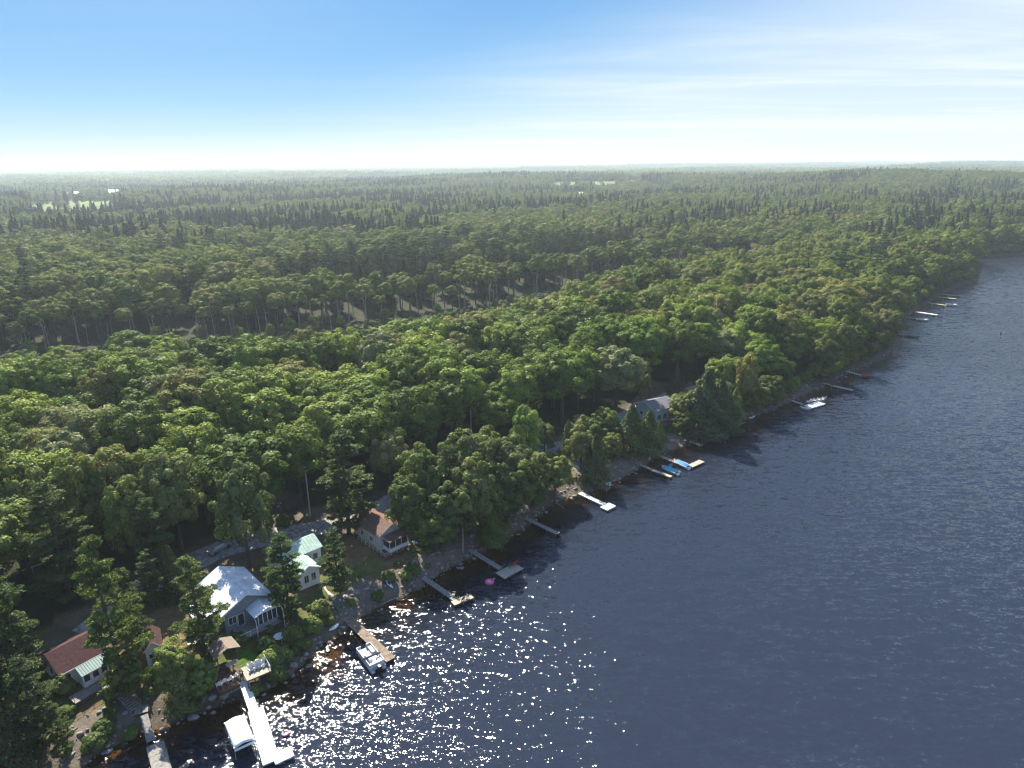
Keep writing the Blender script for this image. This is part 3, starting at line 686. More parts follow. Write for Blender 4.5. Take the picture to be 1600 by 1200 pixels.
# low leafy growth that hangs over the water along the wooded shore
seg = SHORE[4:]; sl_ = np.r_[0, np.cumsum(np.hypot(*np.diff(seg, axis=0).T))]; kk = 0
for L_ in np.arange(0, min(sl_[-1], 1500), 3.6):
    x = float(np.interp(L_, sl_, seg[:, 0])); y = float(np.interp(L_, sl_, seg[:, 1])); i = min(int(np.searchsorted(sl_, L_)), len(seg)-1); i = max(i, 1)
    tg = seg[i]-seg[i-1]; tg /= np.hypot(*tg); nn2 = np.array([-tg[1], tg[0]]); q = np.array([x, y])+nn2*random.uniform(1.8, 4.6)
    if q[0] < 48 or (52 < q[0] < 60) or inpoly(q[:1], q[1:], YARD)[0] and q[0] < 46: continue
    H = random.uniform(3.2, 7.5); kk += 1
    if kk <= 60 and abs(math.degrees(math.atan2(q[0], q[1]))) < 38: tree('full', (q[0], q[1], hz(*q)-.3), H, f'low leafy shrub {where(*q)}', random.choice(GREENS[:5])[1], 1.25, 'low shrubs along the wooded shore', cat='shrub').name = 'leafy_shrub'
    else: GP['hi'].append((q[0], q[1], hz(*q)-.3, random.uniform(0, 6), H, 1.3))
cnt = {'broad': NTREE.get('broad', 0)+sum(1 for h_ in HAND if h_[0] in ('broad', 'full')), 'cedar': NTREE.get('cedar', 0)}
for i in order:
    if near_hand[i] < 5.2: continue
    x, y = p1[i]; k = sp1[i]; vis = az1[i] < 38.5
    edge = mar1[i] < 16 and pdist(np.array([x]), np.array([y]), MARSH)[0] < 58
    shorey = s1[i] < 14
    H = rng.choice([rng.uniform(12, 16), rng.uniform(16, 20), rng.uniform(17, 22)]) if not shorey else rng.uniform(10, 16)
    if x < 15 and mar1[i] > 40 and pdist(np.array([x]), np.array([y]), MARSH)[0] < 60: H *= .74
    rz_ = rng.uniform(0, 6.28)
    if edge or not vis or cnt['broad' if k == 0 else 'cedar'] >= (285 if k == 0 else 120):
        GP['edge' if edge else 'hi' if k == 0 else 'con'].append((x, y, ZN[i], rz_, H, rng.uniform(1.05, 1.5)))
        continue
    if k == 0:
        gi = random.choices(range(7), (3, 5, 6, 5, 3, 2, .5))[0]; nmc, colr = GREENS[gi]
        sz = 'tall' if H > 18.6 else 'mid-sized' if H > 15 else 'small'
        w_ = rng.uniform(1.05, 1.55)*(1.25 if shorey else 1)
        shp = 'wide-crowned' if w_ > 1.28 else 'round-crowned'
        tree('broad', (x, y, ZN[i]-.1), H, towards(x, y, f'{sz} {nmc} {shp} tree {where(x, y)}'), colr, w_, 'broadleaf trees of the near wood'); cnt['broad'] += 1
    else:
        kind = 'pine' if rng.random() < .5 else 'cedar'; H2 = H*1.12 if kind == 'pine' else H*.85
        tree(kind, (x, y, ZN[i]-.1), H2, f"{'tall' if H > 17.5 else 'shorter'} dark {'pine' if kind == 'pine' else 'spire-shaped conifer'} {where(x, y)}", random.choice([(.028, .052, .018), (.034, .06, .02), (.022, .042, .018)]), 1.0, 'conifers of the near wood'); cnt['cedar'] += 1

# ---- the rest of the wood: one object per kind, instanced on points
def gn_scatter(name, pts, protos, hs, mats_scale=1.0, lod_h=17.5):
    """pts rows x, y, z, rz, height, width; protos list of (mesh, mesh or None)"""
    A = np.array(pts); n = len(A)
    me = bpy.data.meshes.new(name); me.vertices.add(n); me.vertices.foreach_set('co', A[:, :3].astype(np.float32).ravel())
    fattr(me, 'rot', np.stack([np.zeros(n), np.zeros(n), A[:, 3]], 1), typ='FLOAT_VECTOR')
    s = A[:, 4]/hs; fattr(me, 'scl', np.stack([s*A[:, 5], s*A[:, 5], s], 1), typ='FLOAT_VECTOR')
    fattr(me, 'pick', rng.integers(0, len(protos), n), typ='INT')
    o = link(name, me); o.color = (1, 1, 1, 0); tag(o, kind='stuff')
    ng = bpy.data.node_groups.new(name, 'GeometryNodeTree')
    ng.interface.new_socket('Geometry', in_out='INPUT', socket_type='NodeSocketGeometry'); ng.interface.new_socket('Geometry', in_out='OUTPUT', socket_type='NodeSocketGeometry')
    gi = ng.nodes.new('NodeGroupInput'); go = ng.nodes.new('NodeGroupOutput')
    m2p = ng.nodes.new('GeometryNodeMeshToPoints'); iop = ng.nodes.new('GeometryNodeInstanceOnPoints'); jn = ng.nodes.new('GeometryNodeJoinGeometry')
    ng.links.new(gi.outputs[0], m2p.inputs[0]); ng.links.new(m2p.outputs[0], iop.inputs['Points'])
    def na(nm_, ty):
        a = ng.nodes.new('GeometryNodeInputNamedAttribute'); a.data_type = ty; a.inputs[0].default_value = nm_; return a.outputs[0]
    # meshes reach the node group through unlinked data-only objects
    for pm in reversed(protos):
        parts = []
        for q in pm:
            if q is None: continue
            ob = bpy.data.objects.new('proto_'+q.name, q); oi = ng.nodes.new('GeometryNodeObjectInfo'); oi.inputs[0].default_value = ob; parts.append(oi.outputs['Geometry'])
        j2 = ng.nodes.new('GeometryNodeJoinGeometry'); [ng.links.new(a, j2.inputs[0]) for a in parts]
        g2i = ng.nodes.new('GeometryNodeGeometryToInstance'); ng.links.new(j2.outputs[0], g2i.inputs[0]); ng.links.new(g2i.outputs[0], jn.inputs[0])
    ng.links.new(jn.outputs[0], iop.inputs['Instance']); iop.inputs['Pick Instance'].default_value = True
    ng.links.new(na('pick', 'INT'), iop.inputs['Instance Index']); ng.links.new(na('rot', 'FLOAT_VECTOR'), iop.inputs['Rotation']); ng.links.new(na('scl', 'FLOAT_VECTOR'), iop.inputs['Scale'])
    ng.links.new(iop.outputs[0], go.inputs[0])
    md = o.modifiers.new('scatter', 'NODES'); md.node_group = ng; return o
gn_scatter('woods', GP['hi'], list(zip(DEC, [DECT[i % 3] for i in range(len(DEC))])), 17.5)
if GP['edge']: gn_scatter('edge_woods', GP['edge'], list(zip(TALL, [TALLT[0], TALLT[1], TALLT[0]])), 19.3)
if GP['con']: gn_scatter('conifer_woods', GP['con'], [(c_, t_) for c_, t_ in PINES[:2]]+[(CED[0], CEDT)], 18)
z2 = height(p2[:, 0], p2[:, 1]); sp2 = species(p2[:, 0], p2[:, 1]); n2p = len(p2)
hh = rng.uniform(12.5, 21, n2p)+2*npx(p2[:, 0], p2[:, 1], .02)
rows = np.stack([p2[:, 0], p2[:, 1], z2, rng.uniform(0, 6.28, n2p), hh, rng.uniform(.85, 1.5, n2p)], 1)
gn_scatter('far_woods', rows[sp2 == 0], [(q, None) for q in LDEC], 17.5)
gn_scatter('far_conifers', rows[sp2 == 1]*np.array([1, 1, 1, 1, 1.22, .95]), [(q, None) for q in LSPR], 19)
# beyond: patches of canopy, each a tile of many small crowns
def patch(seed, T=110, n=95):
    rg = np.random.default_rng(seed); q = rg.uniform(-T/2, T/2, (n, 2)); cs = np.stack([q[:, 0], q[:, 1], rg.uniform(8, 14, n)], 1)
    return lobes(cs, rg.uniform(4, 6.5, n), 16, 4.6, rg, np.array([0, 0, -60]), 'canopy', LEAF, 1.1, .5)
PAT = [patch(200+i) for i in range(4)]
p3 = hexpts(-9000, 9000, 2000, 11500, 88, 18); d3 = np.hypot(p3[:, 0], p3[:, 1]); p3 = p3[infrustum(p3[:, 0], p3[:, 1], 3) & (d3 > 2430) & (d3 < 11500)]
ok = (sdist(p3[:, 0], p3[:, 1]) > 60) & ~infield(p3[:, 0], p3[:, 1]); fp = npx(p3[:, 0], p3[:, 1], .0016, 4); ok &= ~((fp > .78))
p3 = p3[ok]; n3 = len(p3)
gn_scatter('distant_woods', np.stack([p3[:, 0], p3[:, 1], height(p3[:, 0], p3[:, 1]), rng.uniform(0, 6.28, n3), rng.uniform(.8, 1.5, n3), 1+rng.uniform(0, .2, n3)], 1), [(q, None) for q in PAT], 1.0)

# ---- shoreline stones, bushes, marsh tufts
ROCKM = plain('shore_stone', (.24, .225, .215), .9, var=.35, scale=1.7, bump=.4)
def rocks(name, pts, sizes, mat, zoff=0.0, sub=None):
    ico = []
    import bmesh
    for k in range(5):
        bm = bmesh.new(); bmesh.ops.create_icosphere(bm, subdivisions=1, radius=1); rg = np.random.default_rng(k)
        v = np.array([q.co[:] for q in bm.verts])*(1+rg.uniform(-.28, .22, (len(bm.verts), 1)))*np.array([1, .8, .6]); f = np.array([[a.index for a in q.verts] for q in bm.faces]); bm.free(); ico.append((v, f))
    V, Fs = [], []; b_ = 0
    for (x, y, z), s_ in zip(pts, sizes):
        v, f = ico[rng.integers(5)]; a = rng.uniform(0, 6.28); M = np.array([[cos(a), -sin(a), 0], [sin(a), cos(a), 0], [0, 0, 1]])
        V.append((v*s_*rng.uniform(.8, 1.2, 3)) @ M.T+np.array([x, y, z+zoff])); Fs.append(f+b_); b_ += len(v)
    return link(name, npmesh(name, np.concatenate(V), np.concatenate(Fs)), None, mat)
q = hexpts(-70, 330, 40, 470, 1.15, .5); ss = sdist(q[:, 0], q[:, 1]); dd_ = np.hypot(q[:, 0], q[:, 1])
mk = (ss > -1.2) & (ss < np.where(q[:, 0] > 95, 1.0, 5.5)) & (rng.random(len(q)) < np.where(ss < 2.2, .85, .4)) & (dd_ < 330)
for g in GRAV: mk |= inpoly(q[:, 0], q[:, 1], np.array([P(*w_)[:2] for w_ in g])) & (rng.random(len(q)) < .8)
q = q[mk]; hzq = height(q[:, 0], q[:, 1])
tag(rocks('shore_stones', np.stack([q[:, 0], q[:, 1], hzq], 1), rng.lognormal(-1.35, .45, len(q)), ROCKM, .03), kind='stuff')
bl = [(300,1100,1.1),(330,1090,1.3),(352,1088,1.2),(420,1068,.8),(455,1040,.7),(478,1022,.8),(440,1055,.9),(400,1078,1.0),(500,1005,.6),(170,1165,.7),(870,783,.6),(900,763,.5),(690,888,.6)]
for k, (a, b_, s_) in enumerate(bl):
    g = P(a, b_); lbs = ['boulder at the water edge left of the white dock', 'large boulder just left of the white dock ramp', 'boulder under the brown patio deck edge', 'boulder right of the pale patio deck', 'round boulder left of the brown dock, by the reeds',
      'small boulder between bushes near the brown dock', 'boulder below the bushes right of the patio', 'boulder under the pale patio deck front', 'boulder left of the brown dock foot', 'boulder on the bank by the lowest stairs', 'boulder beside the lone white T-shaped dock bank', 'boulder at the foot of the white T-shaped dock', 'boulder beside the grey dock with end platform']
    o = rocks('boulder', [(0, 0, 0)], [s_*.75], ROCKM); o.location = (g[0], g[1], g[2]+.15*s_); tag(o, lbs[k], 'boulder')
BU = [(372,1005,1.6,'bush by the lawn in front of the white-roofed cottage'),(425,1040,2.2,'tall leafy bush right of the pale patio'),(440,1030,2.0,'leafy bush beside the white round table'),(415,1015,1.8,'bush at the right edge of the green lawn'),(433,1058,2.0,'bush on the bank right of the pale patio deck'),
      (490,985,2.0,'bush on the grassy bank left of the brown dock'),(500,960,2.2,'bush beside the green stairs'),(470,1015,1.8,'bush above the boulders left of the brown dock'),(478,985,1.7,'bush between the round table and the brown dock'),(460,1000,1.9,'yellowish bush behind the round white table'),
      (608,905,1.5,'bush beside the white kayak on the bank'),(590,935,1.3,'dark low bush on the gravel bank near the kayak'),(645,895,1.6,'bush on the shaded bank left of the grey dock'),(635,905,1.3,'lit small bush above the grey dock'),(400,1083,1.2,'small bush growing below the pale patio deck'),
      (165,1140,1.6,'green bush on the bank by the lowest stairs'),(150,1165,1.8,'leafy bush at the water in the lower left'),(205,1150,1.2,'small bush at the foot of the lowest stairs'),(95,1080,2.2,'autumn-tinted bush left of the red-roofed cottage deck'),(265,1040,1.8,'bush beside the small red-roofed shed'),
      (945,742,1.3,'bush behind the turquoise boat'),(915,752,1.2,'small bush on the stony shore path'),(1215,622,3.0,'rounded mound of willow at the water edge left of the platform dock'),(1205,628,2.6,'lower half of the willow mound by the water'),(445,820,2.0,'yellow-green bush beside the gravel road'),(835,790,1.8,'bush on the bank near the dark narrow dock'),(790,825,1.8,'low bush at the foot of the dark narrow dock')]
BC = [(.06, .10, .02), (.075, .115, .022), (.09, .12, .03), (.05, .085, .018)]
for k, (a, b_, s_, lab) in enumerate(BU):
    g = P(a, b_); e = thing('bush', lab, 'bush', (g[0], g[1], g[2]-.05), random.uniform(0, 6)); e.scale = (s_*.75,)*3; f_ = link('foliage', BUSH[k % 4], e); f_.color = (*BC[k % 4], 1)
    st = MB().tube([(0, 0, -.2), (.05, 0, .7)], [.07, .04], 5).build('stem', BARK, e)
# undergrowth along the banks and in the yards
q = hexpts(-120, 520, 30, 560, 2.6, 1.1); ss = sdist(q[:, 0], q[:, 1]); iny = inpoly(q[:, 0], q[:, 1], YARD)
mk = (((ss > 2.0) & (ss < 9) & (rng.random(len(q)) < np.where(iny, .32, .8))) | ((pdist(q[:, 0], q[:, 1], MARSH) < 34) & (rng.random(len(q)) < np.where(pdist(q[:, 0], q[:, 1], MARSH[5:9]) < 22, .22, .75)))) & (np.hypot(q[:, 0], q[:, 1]) < 560)
mk &= pdist(q[:, 0], q[:, 1], YARD, True) < 400
q = q[mk]; n_ = len(q)
UG = np.stack([q[:, 0], q[:, 1], height(q[:, 0], q[:, 1])-.1, rng.uniform(0, 6, n_), rng.uniform(.35, 1.3, n_), rng.uniform(.9, 1.3, n_)], 1)
gn_scatter('undergrowth', UG, [(b_, None) for b_ in BUSH], 1.5)

# ------------------------------------------------------------------ the air
m, t = newmat('haze_air'); o = N(t, 'ShaderNodeOutputMaterial'); pv = N(t, 'ShaderNodeVolumePrincipled')
pv.inputs['Density'].default_value = 0.00015; pv.inputs['Color'].default_value = (.76, .89, 1.0, 1); pv.inputs['Anisotropy'].default_value = .35
L(t, pv.outputs[0], o.inputs['Volume'])
hzb = MB().b2(-18500, 18500, -18500, 18500, -32, 94).build('haze', m); tag(hzb, kind='stuff')
# ================================================================== buildings, docks, boats
WHITE = plain('white_paint', (.72, .72, .70), .5, var=.06, scale=2)
CREAM = plain('cream_siding', (.58, .55, .46), .7, var=.1, scale=2)
SLATEW = plain('blue_grey_siding', (.20, .235, .27), .7, var=.1, scale=2)
TEALW = plain('pale_teal_siding', (.36, .44, .42), .7, var=.1, scale=2)
WHITEROOF = plain('white_metal_roof', (.80, .83, .86), .32, var=.14, scale=.8)
GREENROOF = plain('pale_green_metal_roof', (.40, .54, .47), .45, var=.14, scale=1)
TEALROOF = plain('teal_metal_roof', (.10, .19, .19), .5, var=.12, scale=1)
REDROOF = plain('dark_red_shingle', (.055, .018, .02), .9, var=.25, scale=3, bump=.3)
BROWNROOF = plain('red_brown_shingle', (.16, .095, .07), .9, var=.2, scale=3, bump=.3)
GREYROOF = plain('grey_shingle', (.15, .145, .155), .9, var=.2, scale=3, bump=.3)
DARKROOF = plain('dark_shingle', (.05, .048, .05), .9, var=.2, scale=3)
GLASS = plain('window_glass', (.03, .035, .045), .08, var=.02, spec=.8)
GREYWOOD = plain('weathered_deck_wood', (.25, .235, .22), .85, var=.22, scale=2.5, bump=.3)
PALEWOOD = plain('pale_deck_wood', (.40, .36, .29), .85, var=.2, scale=2.5, bump=.3)
BROWNWOOD = plain('brown_deck_wood', (.22, .165, .125), .85, var=.25, scale=1.5, bump=.3)
REDWOOD = plain('stained_brown_wood', (.12, .06, .04), .8, var=.25, scale=2)
DARKWOOD = plain('dark_wet_wood', (.06, .05, .04), .7, var=.2)
WHITEDECK = plain('white_deck_boards', (.80, .80, .78), .55, var=.04, scale=1.5)
CONC = plain('concrete', (.48, .44, .38), .9, var=.15, scale=3)
GREENPAINT = plain('green_painted_wood', (.09, .15, .13), .7, var=.15)
BLUECOVER = plain('blue_canvas', (.03, .17, .40), .7, var=.15); TURQ = plain('turquoise_canvas', (.03, .40, .55), .65, var=.12)
RED = plain('red_plastic', (.45, .04, .04), .45, var=.1); YEL = plain('yellow_plastic', (.50, .42, .10), .5, var=.1)
PINK = plain('pink_vinyl', (.85, .12, .32), .35, var=.1); PALEPINK = plain('pale_pink_vinyl', (.85, .48, .60), .35, var=.1)
GREY = plain('grey_vinyl', (.30, .31, .34), .6, var=.1); BLACK = plain('black_plastic', (.02, .02, .022), .4, var=.1)
ALU = plain('aluminium', (.50, .53, .56), .35, .6, var=.06); NAVY = plain('navy_canvas', (.02, .03, .07), .7, var=.1)
WOODPOLE = plain('pole_wood', (.42, .38, .33), .85, var=.15)
def loc_(p): return (float(p[0]), float(p[1]), float(p[2]))

def window(par, side, u, z, w, h, W_=0, D_=0, nm=1, mf=None):
    """side F (y=0), L (x=0), R (x=W_), B; u is the centre along the wall"""
    fr = MB(); pn = MB(); t = .07
    def bx(mb_, u0, u1, z0, z1, o0, o1):
        if side == 'F': mb_.b2(u0, u1, -o1, -o0, z0, z1)
        elif side == 'L': mb_.b2(-o1, -o0, u0, u1, z0, z1)
        elif side == 'R': mb_.b2(W_+o0, W_+o1, u0, u1, z0, z1)
    bx(fr, u-w/2-t, u+w/2+t, z-t, z, .003, .06); bx(fr, u-w/2-t, u+w/2+t, z+h, z+h+t, .003, .06)
    bx(fr, u-w/2-t, u-w/2, z, z+h, .003, .06); bx(fr, u+w/2, u+w/2+t, z, z+h, .003, .06)
    for k in range(1, nm): bx(fr, u-w/2+w*k/nm-.025, u-w/2+w*k/nm+.025, z, z+h, .003, .05)
    bx(pn, u-w/2, u+w/2, z, z+h, .003, .025)
    f = fr.build('window', mf or WHITE, par); pn.build('pane', GLASS, f); return f
def roof_slab(par, quad, t, mat, seams=0, nm_='roof'):
    r = MB().slab(quad, t).build(nm_, mat, par)
    if seams:
        q = [Vector(p) for p in quad]; nn = (q[1]-q[0]).cross(q[3]-q[0]).normalized(); s_ = MB()
        for k in range(seams+1):
            f = k/seams; a = q[0].lerp(q[1], f)+nn*(t+.012); b_ = q[3].lerp(q[2], f)+nn*(t+.012)
            s_.tube([a, b_], .025, 4)
        so = s_.build('seams', mat, r); so['kind'] = 'stuff'
    return r
def house(name, label, FL, FR, depth, ze, ridge, rise, mw, mr, over=.4, seams=0, gz=None, fascia=WHITE):
    a = G(*FL, ze); b_ = G(*FR, ze); w = float(np.hypot(*(b_-a)[:2])); ang = math.atan2(b_[1]-a[1], b_[0]-a[0])
    c = a[:2]+(b_-a)[:2]/2+np.array([-sin(ang), cos(ang)])*depth/2
    g = hz(*c) if gz is None else gz
    e = thing(name, label, 'cottage', (a[0], a[1], g), ang); eh = ze-g; d = depth; CLEAR.append((c[0], c[1]))
    if ridge == 'y':
        V = [(0,0,-1),(w,0,-1),(w,0,eh),(w/2,0,eh+rise),(0,0,eh),(0,d,-1),(w,d,-1),(w,d,eh),(w/2,d,eh+rise),(0,d,eh)]
        F = [(0,1,2,3,4),(9,8,7,6,5),(0,4,9,5),(1,6,7,2),(4,3,8,9),(3,2,7,8),(0,5,6,1)]
        MB().add(V, F).build('wall', mw, e); o = over; dr = rise*o/(w/2)
        zl = eh-dr+.004; zr = eh+rise+.004
        roof_slab(e, [(-o,-o,zl),(w/2,-o,zr),(w/2,d+o,zr),(-o,d+o,zl)], .08, mr, 0); roof_slab(e, [(w/2,-o,zr),(w+o,-o,zl),(w+o,d+o,zl),(w/2,d+o,zr)], .08, mr, 0)
        if seams:
            s_ = MB()
            for k in range(seams+1):
                y = -o+(d+2*o)*k/seams
                s_.tube([(-o, y, zl+.1), (w/2, y, zr+.1), (w+o, y, zl+.1)], .025, 4)
            so = s_.build('seams', mr, e); so['kind'] = 'stuff'
        fb = MB(); 
        for x0, x1, z0, z1 in ((-o, w/2, zl, zr), (w/2, w+o, zr, zl)): fb.slab([(x0,-o-.03,z0-.12),(x1,-o-.03,z1-.12),(x1,-o-.03,z1+.10),(x0,-o-.03,z0+.10)], .025)
        fb.build('fascia', fascia, e)
    else:
        V = [(0,0,-1),(w,0,-1),(w,d,-1),(0,d,-1),(0,0,eh),(w,0,eh),(w,d,eh),(0,d,eh),(0,d/2,eh+rise),(w,d/2,eh+rise)]
        F = [(0,1,5,4),(1,2,6,9,5),(2,3,7,6),(3,0,4,8,7),(4,5,9,8),(8,9,6,7),(3,2,1,0)]
        MB().add(V, F).build('wall', mw, e); o = over; dr = rise*o/(d/2); zl = eh-dr+.004; zr = eh+rise+.004
        roof_slab(e, [(-o,-o,zl),(w+o,-o,zl),(w+o,d/2,zr),(-o,d/2,zr)], .08, mr, 0); roof_slab(e, [(-o,d/2,zr),(w+o,d/2,zr),(w+o,d+o,zl),(-o,d+o,zl)], .08, mr, 0)
        if seams:
            s_ = MB()
            for k in range(seams+1):
                x = -o+(w+2*o)*k/seams; s_.tube([(x,-o,zl+.1),(x,d/2,zr+.1),(x,d+o,zl+.1)], .025, 4)
            so = s_.build('seams', mr, e); so['kind'] = 'stuff'
        MB().b2(-o, w+o, -o-.04, -o-.005, zl-.12, zl+.09).build('fascia', fascia, e)
    return e, w, d, eh
def railing(par, pts, h=.95, mat=WHITE, name='railing'):
    m_ = MB()
    for a, b_ in zip(pts[:-1], pts[1:]):
        a = Vector(a); b_ = Vector(b_); n = max(1, int((b_-a).length/1.2)); up = Vector((0, 0, h))
        m_.tube([a+up, b_+up], .035, 4); m_.tube([a+up*.5, b_+up*.5], .02, 4)
        for k in range(n+1): p = a.lerp(b_, k/n); m_.tube([p, p+up], .035, 4)
    return m_.build(name, mat, par)
def planks(par, x0, x1, y0, y1, z, along='x', pw=.15, t=.04, mat=GREYWOOD):
    """deck boards laid side by side with open joints; along = direction in which boards repeat"""
    m_ = MB(); L_ = (x1-x0) if along == 'x' else (y1-y0); n = max(1, int(round(L_/pw)))
    for k in range(n):
        a = k*L_/n+.008; b_ = (k+1)*L_/n-.008; zz = z+random.uniform(0, .006)
        if along == 'x': m_.b2(x0+a, x0+b_, y0, y1, zz, zz+t)
        else: m_.b2(x0, x1, y0+a, y0+b_, zz, zz+t)
    o = m_.build('planks', mat, par); o['kind'] = 'stuff'; return o
def dock(label, runs, cat='dock', name='dock', z=.5, posts=True, group=None):
    """runs: (pixel start, pixel end, width, sections, material[, z start, z end])"""
    a0 = G(*runs[0][0], z); e = thing(name, label, cat, (a0[0], a0[1], 0), 0, group)
    for rn in runs:
        pa, pb, w, ns, mat = rn[:5]; za, zb = (rn[5], rn[6]) if len(rn) > 5 else (z, z)
        a = G(*pa, za); b_ = G(*pb, zb); u = (b_-a)[:2]; Ln = float(np.hypot(*u)); ang = math.atan2(u[1], u[0]); sl = math.atan2(zb-za, Ln); Ls = math.hypot(Ln, zb-za)
        for k in range(ns):
            x0 = Ls*k/ns+.02; x1 = Ls*(k+1)/ns-.02
            fm = MB(); 
            for yy in (-w/2, w/2-.07): fm.b2(x0, x1, yy, yy+.07, -.16, -.01)
            fm.b2(x0, x0+.07, -w/2+.071, w/2-.071, -.16, -.01); fm.b2(x1-.07, x1, -w/2+.071, w/2-.071, -.16, -.01)
            if zb < .9: fm.b2(x0+.3, x1-.3, -w/2+.15, w/2-.15, -.42, -.17)   # float under the section
            s_ = fm.build('deck_section', DARKWOOD if mat is not WHITEDECK else WHITE, e); s_.location = (a[0]-a0[0], a[1]-a0[1], za); s_.rotation_euler = (0, -sl, ang)
            pl = planks(s_, x0, x1, -w/2-.03, w/2+.03, -.004, mat=mat)
            if k % 2 == 0 or k == ns-1:
                for yy in (-w/2-.06, w/2+.06):
                    if posts: p = MB().tube([(x1-.2, yy, -1.6-za), (x1-.2, yy, .22)], .035, 6).build('post', ALU, e); p.location = s_.location; p.rotation_euler = (0, 0, ang)
    return e
def chair(label, p, rz, mat=WHITE, group=None, s=1.0):
    e = thing('garden_chair', label, 'chair', p, rz, group); e.scale = (s,)*3
    st = MB()
    for k in range(5): st.box((-.24+k*.12, .0, .34-.0), (.10, .52, .025), rx=R(8))
    st.build('seat', mat, e)
    bk = MB()
    for k in range(5): bk.box((-.24+k*.12, .36, .66+.05*(2-abs(k-2))), (.10, .025, .74+.1*(2-abs(k-2))), rx=R(-20))
    bk.build('backrest', mat, e)
    for sx in (-1, 1):
        MB().box((sx*.34, .02, .56), (.12, .62, .025)).build('armrest', mat, e)
        MB().box((sx*.33, -.24, .27), (.04, .07, .56)).build('leg', mat, e); MB().box((sx*.30, .26, .27), (.04, .07, .56)).build('leg', mat, e)
    return e
def hull_mb(L_, B, H, n=12, stern=.8, bow=.05, m=6):
    """open-water hull, bow towards +x; returns MB plus gunwale outline"""
    mb_ = MB(); vs = []; fs = []; rim = []
    for i in range(n+1):
        t_ = i/n; x = -L_/2+L_*t_; w = B/2*(stern+(1-stern)*min(1, t_/.35)) * (1-max(0, (t_-.45)/.55)**2.2)+.01; zt = H*(1+.28*max(0, t_-.5)**2*4*.5); zk = -.12+.35*H*max(0, (t_-.7)/.3)**2
        row = []
        for k in range(m+1):
            q = -1+2*k/m; row.append((x, w*math.copysign(abs(q)**.6, q), zk+(zt-zk)*abs(q)**1.8))
        vs += row; rim.append((x, w, zt))
    for i in range(n):
        for k in range(m): a = i*(m+1)+k; fs.append((a, a+m+1, a+m+2, a+1))
    fs.append(tuple(range(m, -1, -1)))
    mb_.add(vs, fs); return mb_, rim
def topdeck(rim, x0=-9, x1=9, dz=.0, dome=0.0, infl=1.0, m=6):
    mb_ = MB(); R_ = [r for r in rim if x0 <= r[0] <= x1]; vs = []; fs = []
    for i, (x, w, z) in enumerate(R_):
        e_ = 1-abs(2*i/(len(R_)-1)-1)**3
        for k in range(m+1): q = -1+2*k/m; vs.append((x, w*infl*q, z+dz+dome*e_*(1-q*q)))
    for i in range(len(R_)-1):
        for k in range(m): a = i*(m+1)+k; fs.append((a, a+m+1, a+m+2, a+1))
    return mb_.add(vs, fs)
def boat(label, pa, pb, B, cover=None, hullm=WHITE, H=.75, name='motor_boat', cat='boat', windshield=True, motor=True):
    """stern pixel pa, bow pixel pb"""
    a = G(*pa, .5); b_ = G(*pb, .5); u = (b_-a)[:2]; Ln = float(np.hypot(*u)); c = (a+b_)/2
    e = thing(name, label, cat, (c[0], c[1], 0), math.atan2(u[1], u[0])); hm, rim = hull_mb(Ln, B, H); hm.build('hull', hullm, e, True)
    gt = MB(); gt.tube([(x, w, z) for x, w, z in rim], .045, 5); gt.tube([(x, -w, z) for x, w, z in rim], .045, 5); gt.build('gunwale', hullm if cover is None else WHITE, e)
    if cover: topdeck(rim, -Ln/2+.15, Ln/2-.5, .03, .38, .92).build('boat_cover', cover, e, True)
    else:
        topdeck(rim, Ln*.12, 9, -.02, .1).build('foredeck', hullm, e, True); topdeck(rim, -9, Ln*.13, -.38).build('floor', GREY, e)
        for k in (-.25, .05): MB().b2(Ln*k-.2, Ln*k+.2, -B*.36, B*.36, H*.35, H*.72).build('seat', GREY, e)
        if windshield: MB().slab([(Ln*.10, -B*.34, H), (Ln*.10, B*.34, H), (Ln*.02, B*.32, H+.4), (Ln*.02, -B*.32, H+.4)], .02).build('windshield', GLASS, e)
    if motor: mo = MB().box((-Ln/2-.22, 0, .62), (.4, .34, .5)); mo.b2(-Ln/2-.28, -Ln/2-.14, -.06, .06, -.3, .36); mo.build('outboard_motor', BLACK, e)
    return e
def canoe(label, pa, pb, B, mat, name='kayak', z=.25):
    a = P(*pa); b_ = P(*pb); u = (b_-a); Ln = float(np.hypot(*u[:2])); c = (a+b_)/2
    e = thing(name, label, name, (c[0], c[1], c[2]+z), 0); e.rotation_euler = (0, -math.atan2(u[2], Ln), math.atan2(u[1], u[0]))
    V = []; F = []; n, m = 14, 8
    for i in range(n+1):
        t_ = -1+2*i/n; w = B/2*(1-abs(t_)**2.2)+.01; h = .16*(1-abs(t_)**4)+.02
        for k in range(m): q = 2*pi*k/m; V.append((t_*Ln/2, w*cos(q), h*sin(q)*(1 if sin(q) > 0 else 1.2)+.06*t_*t_))
    for i in range(n):
        for k in range(m): F.append((i*m+k, i*m+(k+1) % m, (i+1)*m+(k+1) % m, (i+1)*m+k))
    MB().add(V, F).build('hull', mat, e, True); MB().ell((-.15, 0, .16), (.42, B*.3, .05), 10, 4).build('cockpit', BLACK if name == 'kayak' else mat, e); return e
def table(label, p, r=.6, mat=WHITE, round_=True, h=.72, L2=None, rz=0):
    e = thing('patio_table', label, 'table', p, rz); t_ = MB()
    if round_: t_.tube([(0, 0, h-.03), (0, 0, h)], r, 20)
    else: t_.b2(-L2/2, L2/2, -r, r, h-.03, h)
    t_.build('tabletop', mat, e); q = r*.6
    for sx in (-1, 1):
        for sy in (-1, 1): MB().tube([(sx*q, sy*q, 0), (sx*q*.9, sy*q*.9, h-.031)], .03, 5).build('leg', mat, e)
    return e

